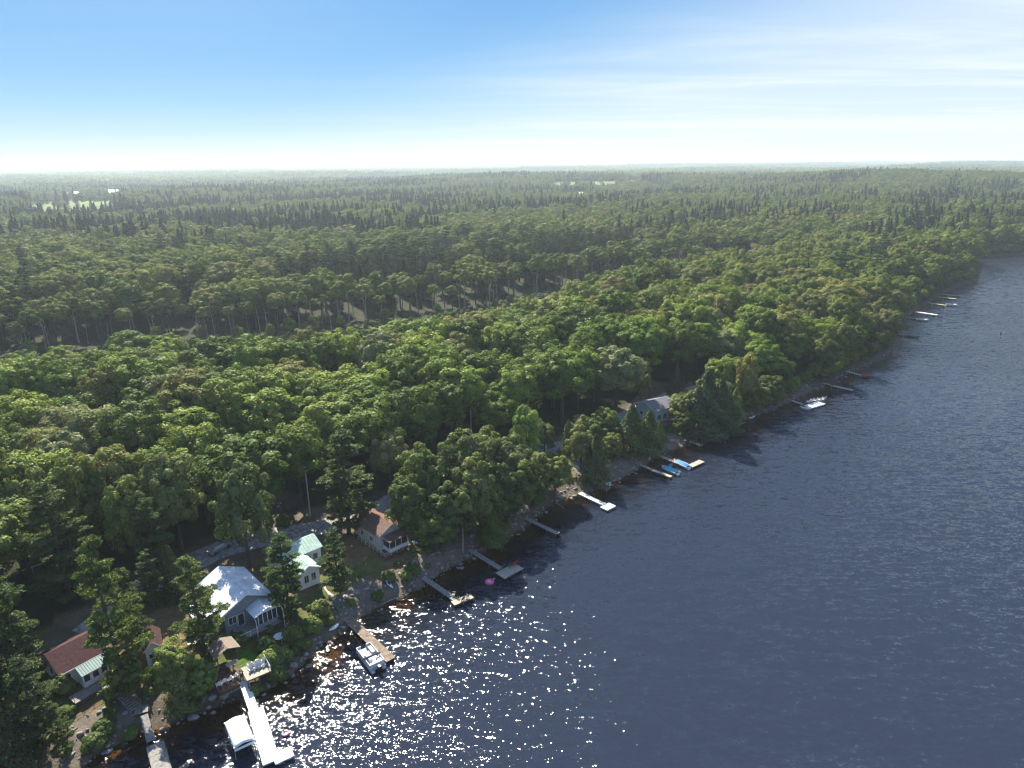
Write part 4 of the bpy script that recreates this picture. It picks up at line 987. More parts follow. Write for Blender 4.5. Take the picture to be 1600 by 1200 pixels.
# ---- red-roofed lakeside cottage, lower left
e, w, d, h = house('cottage', 'cottage with dark red shingle roof and teal lean-to sunroom, lower left', (94,1052), (160,1017), 6.4, 5.6, 'x', 1.6, CREAM, REDROOF, .35)
window(e, 'F', w*.13, 1.0, .8, .9); window(e, 'L', d*.5, 1.0, .9, .9)
pr = MB(); x0, x1, y0 = w*.33, w*.98, -1.9
pr.b2(x0, x1, y0, -.004, -.6, h-.75).build('sunroom', WHITE, e)
roof_slab(e, [(x0-.15, y0-.3, h-.72), (x1+.25, y0-.3, h-.72), (x1+.25, -.25, h-.14), (x0-.15, -.25, h-.14)], .06, TEALROOF, 12)
for k in range(3):
    fo = window(e, 'F', x0+.5+k*(x1-x0-.6)/2.6, .7, .72, 1.15); fo.location.y = y0
dk = planks(e, -.3, w+2.6, -3.9, y0-.02, -.12, 'x', .15, .04, GREYWOOD); dk.name = 'deck'; dk['label'] = 'grey board deck'
MB().b2(-.3, w+2.6, -3.88, -2.0, -1.5, -.13).build('deck_skirt', DARKWOOD, e)
railing(e, [(-.3, -3.85, -.08), (w*.62, -3.85, -.08)], .9, GREYWOOD)
st = MB(); [st.b2(w*.66, w+.8, -4.2-.3*k, -3.92-.3*k, -.3-.17*k, -.24-.17*k) for k in range(4)]; st.build('stairs', GREYWOOD, e)
cottA = e; q = e.matrix_basis
def at_local(e, v): 
    M = Matrix.Translation(e.location) @ e.rotation_euler.to_matrix().to_4x4(); return tuple(M @ Vector(v))
angA = cottA.rotation_euler.z
chair('yellow garden chair on the deck of the red-roofed cottage', at_local(cottA, (w*.82, -2.7, -.08)), angA, YEL); chair('red garden chair on the deck of the red-roofed cottage', at_local(cottA, (w*1.06, -2.6, -.08)), angA, RED)
# small shed
e, w, d, h = house('garden_shed', 'small white shed with red roof beside the big sunlit pine', (226,1016), (251,1008), 4.2, 5.6, 'y', 1.0, WHITE, REDROOF, .25); e['category'] = 'shed'
window(e, 'F', w*.34, 1.1, .55, .7); MB().b2(w*.58, w*.88, -.05, -.003, .02, 1.9).build('door', GREY, e); window(e, 'L', d*.4, 1.1, .6, .7)
g = P(250, 1041); table('low white bench table in front of the small red-roofed shed', loc_(g), .3, WHITE, False, .5, 1.5, R(30))
# ---- white-roofed cottage
e, w, d, h = house('cottage', 'large cottage with white metal roof and blue-grey walls above the green lawn', (349,958), (419,927), 9.6, 6.3, 'y', 1.75, SLATEW, WHITEROOF, .5, 22)
cottC = e; wC, dC, hC = w, d, h
window(e, 'F', w*.16, .9, 1.1, 1.2, nm=2); window(e, 'F', w*.34, 0.1, .9, 1.9, nm=1); window(e, 'R', d*.3, 1.0, 1.2, 1.0, w, d, 2); window(e, 'R', d*.7, 1.0, 1.2, 1.0, w, d, 2)
x0, x1, y0, ph = w*.50, w*1.02, -2.9, h-.95     # gabled porch
for k in range(5): window_x = x0+.35+(x1-x0-.7)*k/4; MB().b2(window_x-.05, window_x+.05, y0, y0+.1, .75, ph).build('porch_post', WHITE, e)
for yy in (-2.1, -1.2): MB().b2(x1-.1, x1, yy, yy+.1, .75, ph).build('porch_post', WHITE, e)
MB().b2(x0, x1, y0+.02, y0+.09, .0, .75).b2(x1-.09, x1-.02, y0+.1, -.01, .0, .75).build('porch_wall', SLATEW, e)
MB().b2(x0+.12, x1-.12, y0+.04, y0+.06, .76, ph-.02).build('screen', GLASS, e)
xm = (x0+x1)/2; rr = .85
roof_slab(e, [(x0-.3, y0-.4, ph), (xm, y0-.4, ph+rr), (xm, -.04, ph+rr), (x0-.3, -.04, ph)], .06, WHITEROOF, 0); roof_slab(e, [(xm, y0-.4, ph+rr), (x1+.3, y0-.4, ph), (x1+.3, -.04, ph), (xm, -.04, ph+rr)], .06, WHITEROOF, 0)
MB().add([(x0, y0, ph), (x1, y0, ph), (xm, y0, ph+rr*.95), (x0, y0+.05, ph), (x1, y0+.05, ph), (xm, y0+.05, ph+rr*.95)], [(0,1,2),(5,4,3),(0,3,4,1),(1,4,5,2),(2,5,3,0)]).build('porch_gable', WHITE, e)
dk = planks(e, -.2, w+.3, -3.5, -.01, -.05, 'x', .15, .04, GREYWOOD); dk.name = 'deck'
sk = MB(); n = int((w+.5)/.16)
for k in range(n): sk.b2(-.2+k*.16, -.2+k*.16+.14, -3.56, -3.51, -1.6, .0)
s_ = sk.build('skirt_boards', REDWOOD, e); s_['kind'] = 'stuff'
railing(e, [(-.2, -3.5, -.01), (x0-.1, -3.5, -.01)], .9, WHITE)
for (xx, yy) in ((x0-.3, y0-.42), (x1+.3, y0-.42)): MB().tube([(xx, yy, ph), (xx+.05, yy-.25, ph-.5), (xx+.05, yy-.3, -.9), (xx+.25, yy-.6, -1.4)], .05, 6).build('downspout', WHITE, e)
roof_slab(e, [(-3.4, 1.0, h-.75), (-.52, 1.0, h-.1), (-.52, 6.2, h-.1), (-3.4, 6.2, h-.75)], .07, WHITEROOF, 10); MB().b2(-3.2, -.003, 1.2, 6.0, -.8, h-.8).build('side_wing', SLATEW, e)
window(e, 'L', 3.4, .9, 1.2, 1.0, nm=2).location.x = -3.2
# ---- green-roofed cottage
e, w, d, h = house('cottage', 'small white cottage with pale green metal roofs, an L-shaped pair of gables', (466,899), (498,885), 5.2, 5.7, 'y', .95, WHITE, GREENROOF, .3, 9)
window(e, 'F', w*.36, .75, .75, 1.3, nm=2); window(e, 'F', w*.70, .75, .75, 1.3, nm=2); window(e, 'R', 1.2, .9, .8, .9, w, d, 2)
mx0, mx1, my0, my1, mh, mr_ = -.6, w+3.2, 5.25, 10.2, h+.35, 1.15
V = [(mx0,my0,-.8),(mx1,my0,-.8),(mx1,my1,-.8),(mx0,my1,-.8),(mx0,my0,mh),(mx1,my0,mh),(mx1,my1,mh),(mx0,my1,mh),(mx0,(my0+my1)/2,mh+mr_),(mx1,(my0+my1)/2,mh+mr_)]
MB().add(V, [(0,1,5,4),(1,2,6,9,5),(2,3,7,6),(3,0,4,8,7),(4,5,9,8),(8,9,6,7),(3,2,1,0)]).build('main_wing', WHITE, e); ym = (my0+my1)/2
roof_slab(e, [(mx0-.3,my0-.4,mh-.15),(mx1+.3,my0-.4,mh-.15),(mx1+.3,ym,mh+mr_+.01),(mx0-.3,ym,mh+mr_+.01)], .07, GREENROOF, 14); roof_slab(e, [(mx0-.3,ym,mh+mr_+.01),(mx1+.3,ym,mh+mr_+.01),(mx1+.3,my1+.4,mh-.15),(mx0-.3,my1+.4,mh-.15)], .07, GREENROOF, 14)
MB().b2(1.0, 1.45, my0+1.6, my0+2.05, mh, mh+2.1).build('chimney', BLACK, e)
for k in range(2): window(e, 'F', w+.8+k*1.3, 1.0, .8, 1.1).location.y = my0
MB().b2(w+.1, w+3.0, 3.4, my0-.01, .15, .25).build('deck', BROWNWOOD, e)
for xx, yy in ((.15, .15), (w-.15, .15), (.15, 4.9), (w-.15, 4.9)): MB().b2(xx-.12, xx+.12, yy-.12, yy+.12, -1.6, -.9).build('pier', CONC, e)
# ---- brown-roofed cottage
e, w, d, h = house('cottage', 'cream cottage with red-brown shingle roof and glazed porch, partly under dark trees', (592,836), (628,820), 8.4, 6.0, 'y', 1.3, CREAM, BROWNROOF, .45)
window(e, 'L', 2.6, .9, .9, .9, nm=2); window(e, 'L', 5.6, 1.0, .7, .8)
roof_slab(e, [(w*.1, -2.4, h-.9), (w*.95, -2.4, h-.9), (w*.95, -.5, h-.35), (w*.1, -.5, h-.35)], .06, BROWNROOF)
MB().b2(w*.14, w*.92, -2.1, -.004, .0, .7).b2(w*.14, w*.92, -2.1, -.004, h-1.1, h-.95).build('porch', WHITE, e)
for k in range(4): xx = w*.14+(w*.78-.1)*k/3; MB().b2(xx, xx+.1, -2.1, -2.0, .7, h-1.1).build('porch_post', WHITE, e)
MB().b2(w*.16, w*.90, -2.04, -.1, .7, h-1.1).build('screen', GLASS, e)
MB().b2(-.9, w+.6, -2.9, -2.12, -.15, -.03).b2(-.9, -.01, -2.1, 6, -.15, -.03).build('deck', REDWOOD, e); railing(e, [(-.85, 5.9, -.03), (-.85, -2.85, -.03), (w+.5, -2.85, -.03)], .85, WHITE)
for k in range(5): xx = -.7+k*(w+1.1)/4; MB().b2(xx-.07, xx+.07, -2.8, -2.66, -2.2, -.16).build('deck_post', REDWOOD, e)
# ---- grey-roofed cottage
e, w, d, h = house('cottage', 'cottage with grey shingle roof and pale teal walls among shoreline conifers', (994,629), (1025,641), 7.6, 6.9, 'y', 1.3, TEALW, GREYROOF, .5)
window(e, 'F', w*.3, 1.2, 1.0, 1.0); window(e, 'F', w*.7, 1.2, 1.0, 1.0)
for k in range(3): window(e, 'R', 1.3+k*2.2, 1.0, 1.3, 1.4, w, d, 2)
MB().b2(w+.02, w+3.0, 0, d, .0, .14).build('deck', REDWOOD, e); railing(e, [(w+2.9, 0, .14), (w+2.9, d, .14)], .9, GREYWOOD)
for k in range(5): MB().b2(w+2.7, w+2.85, .1+k*(d-.3)/4, .25+k*(d-.3)/4, -2.6, .0).build('deck_post', REDWOOD, e)
# ---- far red-brown shore cabins and half-hidden roofs
e, w, d, h = house('cabin', 'tiny red-brown cabin near the shore behind the willow mound', (1188,604), (1204,607), 4.5, 5.5, 'x', 1.0, REDWOOD, GREYROOF, .3); e['category'] = 'cabin'
window(e, 'F', w*.3, .8, .7, .8); window(e, 'F', w*.7, .8, .7, .8)
e, w, d, h = house('cabin', 'pinkish low cabin roof showing between the yellowing tree and a bright cedar', (1127,613), (1141,611), 4.2, 6.5, 'x', .8, CREAM, BROWNROOF, .3); e['category'] = 'cabin'
window(e, 'F', w*.5, .8, .8, .8)
e, w, d, h = house('cabin', 'grey-roofed cabin glimpsed in a gap of the far shoreline wood', (1252,527), (1268,524), 6, 9.0, 'x', 1.2, WHITE, GREYROOF, .4); e['category'] = 'cabin'
window(e, 'F', w*.5, .8, .8, .8)
e, w, d, h = house('storage_shed', 'dark-roofed shed in deep shade at the left edge of the wood', (36,888), (60,880), 5, 6.2, 'x', 1.0, REDWOOD, DARKROOF, .3); e['category'] = 'shed'
MB().b2(w*.3, w*.6, -.05, -.003, 0, 2).build('door', GREY, e)
# ---- utility poles and line
PO = [P(485, 806), None, None]
rd = (ROAD[8]-ROAD[6]); rd = rd/np.hypot(*rd)
p0 = PO[0]; polexy = [p0[:2], G(380, 812, 5)[:2]+np.array([-16, 8]), p0[:2]+rd*46]
tops = []
for k, q in enumerate(polexy):
    e = thing('utility_pole', ['pale wooden utility pole beside the gravel road junction', 'utility pole among the trees left of the road junction', 'utility pole along the gravel road behind the shoreline trees'][k], 'utility pole', (q[0], q[1], hz(*q)), math.atan2(rd[1], rd[0]))
    MB().tube([(0, 0, -.5), (0, 0, 10.6)], [.17, .11], 8).build('pole', WOODPOLE, e); MB().b2(-.06, .06, -.9, .9, 9.9, 10.02).build('crossarm', WOODPOLE, e)
    for s_ in (-.8, .8, 0): MB().tube([(0, s_, 10.03 if s_ else 10.6), (0, s_, 10.2 if s_ else 10.75)], .05, 6).build('insulator', GREY, e)
    tops.append(Vector((q[0], q[1], hz(*q)+10.2)))
mw_ = MB(); WIRE = plain('wire', (.25, .25, .25), .5)
sd = Vector((-rd[1], rd[0], 0))
for a, b_ in ((tops[1], tops[0]), (tops[0], tops[2])):
    for s_ in (-.8, .8): mw_.tube([a.lerp(b_, t_/8)+sd*s_-Vector((0, 0, 1.1*(1-(2*t_/8-1)**2))) for t_ in range(9)], .022, 4)
tag(mw_.build('power_line', WIRE), 'thin overhead wires strung between the utility poles', 'power line')

# ================================================================== docks
dock('long white L-shaped dock at the bottom, with white canopy alongside', [((381,1064),(397,1112),1.15,3,WHITEDECK,1.3,.55), ((399,1108),(424,1191),1.9,4,WHITEDECK), ((427,1187),(457,1173),1.7,2,WHITEDECK)])
dk1 = dock('grey plank dock with narrow ramp in the bottom left corner', [((225,1117),(236,1158),.85,2,GREYWOOD,1.5,.55), ((242,1162),(262,1235),1.95,4,GREYWOOD)])
dock('brown plank dock with the pontoon boat moored to it', [((538,961),(611,1031),1.5,6,BROWNWOOD)])
dock('grey T-shaped dock with dark chairs on its end', [((661,902),(712,937),1.0,4,GREYWOOD), ((707,943),(738,931),1.25,2,PALEWOOD)])
dock('grey dock with a broad end platform holding red chairs', [((729,856),(783,889),1.0,4,GREYWOOD), ((781,900),(811,884),2.4,3,PALEWOOD)])
dock('narrow dark dock without any platform, under the overhanging trees', [((820,809),(872,834),1.0,4,GREYWOOD)])
dock('lone white T-shaped dock with square end, off the stony shore path', [((906,770),(944,788),1.1,3,WHITEDECK), ((943,795),(957,788),1.9,1,WHITEDECK)])
dock('short brown swimming platform with red chairs by the turquoise boat', [((926,752),(934,757),1.0,1,GREYWOOD,.9,.55), ((936,760),(952,764),1.9,1,BROWNWOOD)])
dock('long thin dock leading to the turquoise-covered boat', [((990,722),(1021,735),.85,3,GREYWOOD), ((1021,735),(1049,745),1.0,3,PALEWOOD)])
dock('long dock ending in a sunlit cross piece by the dark blue-covered boat', [((1028,711),(1074,730),.95,4,GREYWOOD), ((1077,729),(1097,720),1.5,2,PALEWOOD)])
dock('short whitish dock off the shadowed bank', [((1071,687),(1096,696),1.2,2,PALEWOOD)])
dock('small pinkish swimming platform just above the short whitish dock', [((1072,680),(1092,682),1.7,1,PALEWOOD,1.0,1.0)])
dock('wide white platform dock with jet ski and chairs', [((1237,626),(1255,632),1.0,2,PALEWOOD), ((1257,637),(1284,629),2.6,3,WHITEDECK)])
dock('long thin grey dock reaching out past the wooded bank', [((1281,597),(1302,603),.95,2,GREYWOOD), ((1302,603),(1333,610),1.5,3,PALEWOOD)])
dock('thin dock with a red and white boat at its end', [((1322,580),(1348,587),1.3,3,PALEWOOD)])
dock('short far dock with the dark fishing boat at its end', [((1404,523),(1421,524),1.3,2,GREYWOOD)])
dock('thin far dock with the white runabout beside its end', [((1404,495),(1432,498),1.5,3,GREYWOOD)])
dock('bright bare far dock between the two far moored boats', [((1431,487),(1464,492),1.8,4,WHITEDECK)])
dock('far dock with a white cruiser moored at its end', [((1449,473),(1478,477),1.6,3,PALEWOOD)])
dock('far bare dock, nearer one of the farthest pair', [((1466,464),(1494,467),1.7,3,PALEWOOD)])
dock('farthest bare dock along the shore, before the wooded point', [((1473,460),(1502,463),1.8,3,PALEWOOD)])
# white boat canopy
a = G(350, 1126, 2.2); b_ = G(380, 1113, 2.2); c_ = G(366, 1166, 2.2); ang = math.atan2((b_-a)[1], (b_-a)[0]); wv = float(np.hypot(*(b_-a)[:2])); dv = abs(float(np.dot((c_-a)[:2], [-sin(ang), cos(ang)])))
e = thing('boat_lift', 'white canvas boat lift canopy beside the long white dock', 'boat lift', (a[0], a[1], 0), ang)
V = []; m_ = 6
for y in (0, -.35, -dv+.35, -dv):
    dip = .22 if y in (0, -dv) else 0
    for k in range(m_+1): q = k/m_; V.append((wv*q, y, 1.95+.30*(1-abs(2*q-1)**1.5)-dip))
F = [(r_*(m_+1)+k, r_*(m_+1)+k+1, (r_+1)*(m_+1)+k+1, (r_+1)*(m_+1)+k) for r_ in range(3) for k in range(m_)]
cv = MB().add(V, F); CANV = plain('white_canvas', (.78, .80, .82), .6, var=.04)
co = cv.build('canopy', CANV, e, True); sm = co.modifiers.new('thick', 'SOLIDIFY'); sm.thickness = .04
for yy in (0, -dv): MB().add([(0, yy, 1.35), (wv, yy, 1.35), (wv, yy-.02, 1.35), (0, yy-.02, 1.35), (0, yy, 1.70), (wv, yy, 1.70), (wv, yy-.02, 1.70), (0, yy-.02, 1.70)], [(0,3,2,1),(4,5,6,7),(0,1,5,4),(2,3,7,6),(1,2,6,5),(3,0,4,7)]).build('valance', CANV, e)
for xx in (0, wv):
    MB().b2(xx-.012, xx+.012, -dv+.02, -.02, 1.3, 1.9).build('valance', CANV, e)
    for yy in (-.1, -dv/2, -dv+.1): MB().tube([(xx, yy, -1.2), (xx, yy, 1.9)], .045, 6).build('post', ALU, e)
# ---- boats
# pontoon boat
a = G(567, 1010, .9); b_ = G(592, 1041, .9); u = (a-b_)[:2]; Ln = float(np.hypot(*u)); c_ = (a+b_)/2
e = thing('pontoon_boat', 'white and grey pontoon boat with outboard moored at the brown dock', 'pontoon boat', (c_[0], c_[1], 0), math.atan2(u[1], u[0]))
Bw = 2.3
for sy in (-1, 1): MB().tube([(-Ln/2, sy*.85, .12), (Ln/2-.6, sy*.85, .12), (Ln/2, sy*.85, .35)], [.3, .3, .08], 10).build('pontoon', ALU, e, True)
MB().b2(-Ln/2+.1, Ln/2-.1, -Bw/2, Bw/2, .45, .55).build('deck', GREY, e)
fw = MB()
for (x0, x1, y0, y1) in ((-Ln/2+.5, Ln/2-.15, Bw/2-.06, Bw/2), (-Ln/2+.5, Ln/2-.15, -Bw/2, -Bw/2+.06), (Ln/2-.2, Ln/2-.14, -Bw/2+.061, -.4), (Ln/2-.2, Ln/2-.14, .4, Bw/2-.061), (-Ln/2+.5, -Ln/2+.56, -Bw/2+.061, Bw/2-.061)): fw.b2(x0, x1, y0, y1, .56, 1.25)
fw.build('side_panel', WHITE, e)
for (x0, x1, y0, y1) in ((Ln*.12, Ln/2-.25, Bw/2-.62, Bw/2-.08), (Ln*.12, Ln/2-.25, -Bw/2+.08, -Bw/2+.62), (-Ln/2+.6, -Ln*.12, -Bw/2+.08, -Bw/2+.65), (-Ln/2+.6, -Ln/2+1.2, -Bw/2+.66, Bw/2-.1)):
    s_ = MB().b2(x0, x1, y0, y1, .551, .92).build('seat', WHITE, e)
MB().b2(-.55, .1, .1, .8, .551, 1.35).build('console', GREY, e); MB().box((-.8, .45, .95), (.5, .5, .75)).build('helm_seat', WHITE, e)
MB().tube([(-Ln*.10, -Bw/2-.05, 1.32), (-Ln*.10, Bw/2+.25, 1.40)], .13, 8).build('folded_canopy', NAVY, e)
mo = MB().box((-Ln/2-.2, 0, .85), (.55, .42, .6)); mo.b2(-Ln/2-.28, -Ln/2-.12, -.07, .07, -.3, .56); mo.build('outboard_motor', BLACK, e)
boat('small white boat with bright turquoise cover moored alongside the thin dock', (1060,740), (1034,729), 1.9, TURQ, motor=False)
boat('white boat with dark blue cover moored inside the long dock', (1077,731), (1053,719), 1.9, BLUECOVER, motor=False)
boat('little turquoise-covered boat beside the brown swimming platform', (953,756), (940,751), 1.3, TURQ, H=.5, motor=False)
boat('red and white runabout at the end of the thin dock', (1346,586), (1361,588), 1.7, None, RED, motor=False)
boat('dark fishing boat with outboard lying off the short far dock', (1435,526), (1418,524), 1.7, None, GREENPAINT, .55)
boat('white runabout beside a thin far dock, nearer the camera of two', (1431,499), (1451,500), 2.0, None, WHITE)
boat('white cruiser moored at the end of a far dock', (1478,476), (1496,477), 2.2, None, WHITE, .9)
def jetski(label, pa, pb, mat):
    a = G(*pa, .6); b_ = G(*pb, .6); u = (b_-a)[:2]; c = (a+b_)/2; Ln = 3.0
    e = thing('jet_ski', label, 'jet ski', (c[0], c[1], 0), math.atan2(u[1], u[0])); hm, rim = hull_mb(Ln, 1.15, .5, 10); hm.build('hull', mat, e, True); topdeck(rim, -9, 9, 0, .22).build('top_deck', mat, e, True)
    MB().ell((-.45, 0, .75), (.75, .2, .22), 10, 6).build('seat', BLACK, e, True); MB().tube([(.35, -.35, 1.0), (.4, 0, .95), (.35, .35, 1.0)], .03, 5).build('handlebar', BLACK, e); MB().ell((.6, 0, .68), (.45, .28, .25), 10, 6).build('hood', mat, e, True); return e
jetski('white and black jet ski on the near side of the platform dock', (1250,634), (1266,639), WHITE)
jetski('blue and white jet ski pulled up at the head of the thin dock', (982,713), (994,707), plain('blue_gelcoat', (.10, .25, .55), .3, var=.2))
jetski('small bluish watercraft floating behind the turquoise-covered boat', (1040,730), (1051,724), plain('steel_blue', (.06, .22, .35), .35, var=.2))
canoe('pale blue-white kayak lying on the gravel bank', (602,908), (615,922), .62, plain('pale_hull', (.62, .70, .80), .4, var=.05))
canoe('faded white canoe turned over on the stones left of the brown dock', (514,988), (530,977), .8, WHITE, 'canoe')
canoe('blue kayak in the shade beside the brown-roofed cottage', (640,849), (658,851), .7, BLUECOVER)
canoe('red kayak beside the foot of the dock with red chairs', (747,858), (755,861), .9, RED, z=.4)
canoe('pale kayak lying on the far end of the shadowed beach', (1170,655), (1180,651), .6, WHITE)
canoe('red canoe at the head of the wide platform dock', (1232,620), (1243,622), 1.1, RED, 'canoe', .5)
# floats
def ring(label, px_, r, mat, mat2=None):
    g = G(*px_, .1); e = thing('swim_float', label, 'pool float', (g[0], g[1], .1), random.uniform(0, 6))
    m_ = MB(); m_.tube([(r*cos(q), r*sin(q), 0) for q in [2*pi*k/16 for k in range(17)]], r*.36, 8, False); m_.build('ring', mat, e, True)
    MB().tube([(0, 0, -.02), (0, 0, .03)], r*.7, 14).build('bottom_sheet', mat2 or mat, e); h_ = MB(); h_.tube([(r*.9, 0, .1), (r*1.1, 0, r*.9), (r*1.5, 0, r*.95)], [r*.3, r*.2, r*.16], 8); h_.build('float_head', mat2 or mat, e, True); return e
ring('pink inflatable float drifting between the two grey docks', (765,909), .62, PINK, PALEPINK)
ring('red inflatable float drifting beside the long white dock', (446,1146), .38, PINK, RED)
# buoys
for q, r_, lb in (((1564,521), .35, 'small dark buoy far out on the open water'),):
    g = G(*q, .2); e = thing('buoy', lb, 'buoy', (g[0], g[1], 0)); MB().ell((0, 0, .15), (r_*.8, r_*.8, .5), 10, 6).build('float', NAVY, e, True); MB().tube([(0, 0, .5), (0, 0, 1.1)], .06, 6).build('mast', NAVY, e)
# ---- chairs
def on(px_, z=.55): g = G(*px_, z); return (float(g[0]), float(g[1]), z)
SA = R(46)
for k, q in enumerate([(722,939), (729,935), (709,931)]): chair(['dark chair at the middle of the grey T-dock end', 'dark chair at the far tip of the grey T-dock end', 'dark chair where the grey T-dock walkway meets its end'][k], on(q), SA+pi+.3*k, BLACK)
for k, q in enumerate([(802,884), (806,882)]): chair(['red chair on the end platform, left of two', 'red chair nearest the corner of the end platform'][k], on(q), SA+pi+.2, RED)
for k, q in enumerate([(786,887), (796,885)]): chair(['dark chair where the walkway joins the red-chair platform', 'dark chair between the walkway and the red chairs'][k], on(q), SA+pi, plain('dark_grey', (.07, .08, .10), .6))
for k, q in enumerate([(938,757), (941,758)]): chair(['red chair on the brown swimming platform, inner one', 'red chair on the brown swimming platform, outer one'][k], on(q), SA, RED, s=1.15)
for k, q in enumerate([(1262,630), (1267,629), (1273,628), (1280,627), (1286,626)]): chair(['white chair on the wide platform dock, first from its walkway', 'white chair on the wide platform dock, second from its walkway', 'white chair on the wide platform dock, in the middle', 'white chair on the wide platform dock, next to last', 'white chair at the outer tip of the wide platform dock'][k], on(q), SA+pi, WHITE, s=1.4)
e = thing('dock_rail', 'pale railing frame along the back of the wide platform dock', 'railing', on((1284,628))); railing(e, [(-3, -2.4, 0), (2.2, 1.8, 0)], 1.1, ALU)
# ---- lower patio: brown deck, pale deck, gazebo, lawn furniture
def deck_at(name, label, FLp, FRp, BLp, z, mat, skirt, cat='deck'):
    a, b_, c = G(*FLp, z), G(*FRp, z), G(*BLp, z); w = float(np.hypot(*(b_-a)[:2])); ang = math.atan2((b_-a)[1], (b_-a)[0]); d = abs(float(np.dot((c-a)[:2], [-sin(ang), cos(ang)])))
    e = thing(name, label, cat, (a[0], a[1], z), ang); MB().b2(.04, w-.04, .04, d-.04, -.25, -.05).build('frame', skirt, e)
    pl = planks(e, 0, w, 0, d, -.045, 'x', .15, .04, mat)
    for xx in (.1, w/2, w-.1):
        for yy in (.1, d-.1): MB().b2(xx-.07, xx+.07, yy-.07, yy+.07, -2.8, -.26).build('post', skirt, e)
    return e, w, d
e, w, d = deck_at('patio_deck', 'shaded brown patio deck with a row of white chairs, left of the white dock', (342,1084), (375,1068), (338,1040), 2.5, REDWOOD, DARKWOOD); eD = e
for k in range(1): MB().b2(-.02, w+.02, -.35, -.04, -.5, -.44).build('step', BROWNWOOD, e)
lab4 = ['white chair at the left end of the row on the brown patio deck', 'white chair second from left on the brown patio deck', 'white chair third from left on the brown patio deck', 'white chair at the right end of the row on the brown patio deck']
for k in range(4): chair(lab4[k], at_local(e, (.5+.72*k, 1.35+.1*(k % 2), -.0)), e.rotation_euler.z+R(170)+.1*k, WHITE)
e, w, d = deck_at('patio_deck', 'sunlit pale patio deck crowded with white chairs, right of the dock ramp', (386,1064), (424,1048), (381,1042), 2.5, PALEWOOD, REDWOOD)
railing(e, [(w-.05, .1, 0), (w-.05, d, 0)], .8, WHITE)
labs = ['front row, nearest the brown deck', 'front row, second', 'front row, third', 'front row, last towards the bushes', 'back row, nearest the brown deck', 'back row, second', 'back row, last towards the bushes']
for k in range(7):
    xx = w*.32+(k % 4)*w*.19+(.15 if k > 3 else 0); yy = d*.5 if k < 4 else d*.82
    chair('white chair on the sunlit pale deck, '+labs[k], at_local(e, (xx, yy, 0)), e.rotation_euler.z+(pi if k > 3 else 0)+random.uniform(-.4, .4), WHITE, s=.95)
# gazebo over the brown deck back
a = G(338, 1027, 4.8); e = thing('gazebo', 'small open gazebo with grey-brown roof behind the brown patio deck', 'gazebo', (a[0], a[1], 2.6), R(44)); w_, d_ = 3.0, 2.6
for xx in (.1, w_-.1):
    for yy in (.1, d_-.1): MB().b2(xx-.06, xx+.06, yy-.06, yy+.06, 0, 2.2).build('post', REDWOOD, e)
for q in ([(-.3,-.3,2.2),(w_/2,-.3,2.9),(w_/2,d_+.3,2.9),(-.3,d_+.3,2.2)], [(w_/2,-.3,2.9),(w_+.3,-.3,2.2),(w_+.3,d_+.3,2.2),(w_/2,d_+.3,2.9)]): roof_slab(e, q, .07, plain('gazebo_shingle', (.22, .17, .14), .9) if q[0][0] < 0 else bpy.data.materials['gazebo_shingle'])
table('pale oblong table under the edge of the gazebo', at_local(e, (1.6, -.7, -.05)), .4, PALEWOOD, False, .72, 1.5, R(40))
g = P(437, 1000); table('round white garden table among bushes above the shore', loc_(g), .85, WHITE)
g = P(316, 1007); table('white oblong table in front of the leafy tree on the stone terrace', loc_(g), .5, WHITE, False, .72, 1.9, R(25))
for k, q in enumerate([(300,1000), (306,1012), (326,1001), (296,1008)]):
    g = P(*q); chair(['white terrace chair behind the oblong table', 'white terrace chair in front of the oblong table', 'white terrace chair at the right end of the oblong table', 'white terrace chair at the left end of the oblong table'][k], loc_(g), R(40+90*k), WHITE)
g = P(427, 962); e = thing('parasol', 'turquoise garden parasol at the right corner of the white-roofed cottage', 'parasol', loc_(g)); MB().tube([(0, 0, 0), (0, 0, 1.5)], .025, 6).build('pole', ALU, e)
V = [(0, 0, 1.6)]+[(.8*cos(2*pi*k/8), .8*sin(2*pi*k/8), 1.25) for k in range(8)]; MB().add(V, [(0, 1+k, 1+(k+1) % 8) for k in range(8)]).build('canopy', TURQ, e)
g = P(365, 1010); e = thing('grill', 'dark barbecue grill at the lawn corner below the white-roofed cottage', 'barbecue', loc_(g), R(40)); MB().b2(-.5, .5, -.28, .28, .3, .85).build('cart', BLACK, e); MB().ell((0, 0, .86), (.45, .28, .28), 12, 6, 0).build('lid', BLACK, e); MB().b2(-.85, -.51, -.25, .25, .78, .82).build('side_shelf', GREY, e)
# stairs and walks
def stairs(label, pa, pb, za, zb, w, n, mat, rails=True, name='stairs'):
    a = G(*pa, za); b_ = G(*pb, zb); u = (b_-a)[:2]; Ln = float(np.hypot(*u)); e = thing(name, label, 'stairs', (a[0], a[1], za), math.atan2(u[1], u[0])); dz_ = (zb-za)
    for k in range(n): t_ = MB().b2(Ln*k/n, Ln*(k+.8)/n, -w/2, w/2, dz_*(k+.5)/n-.03, dz_*(k+.5)/n+.03).build('step', mat, e)
    for s_ in (-w/2-.04, w/2+.04): MB().slab([(0, s_-.03, -.22), (Ln, s_-.03, dz_-.22), (Ln, s_+.03, dz_-.22), (0, s_+.03, -.22)], .2).build('stringer', mat, e)
    if rails: railing(e, [(0, w/2+.05, 0), (Ln, w/2+.05, dz_)], .9, mat)
    return e
stairs('green-painted wooden stairs leading down to the brown dock', (523,936), (536,958), 3.0, .7, 1.2, 10, GREENPAINT, False)
stairs('grey wooden stairs with railing descending to the lowest dock', (188,1080), (213,1108), 2.9, 1.6, 1.3, 9, GREYWOOD)
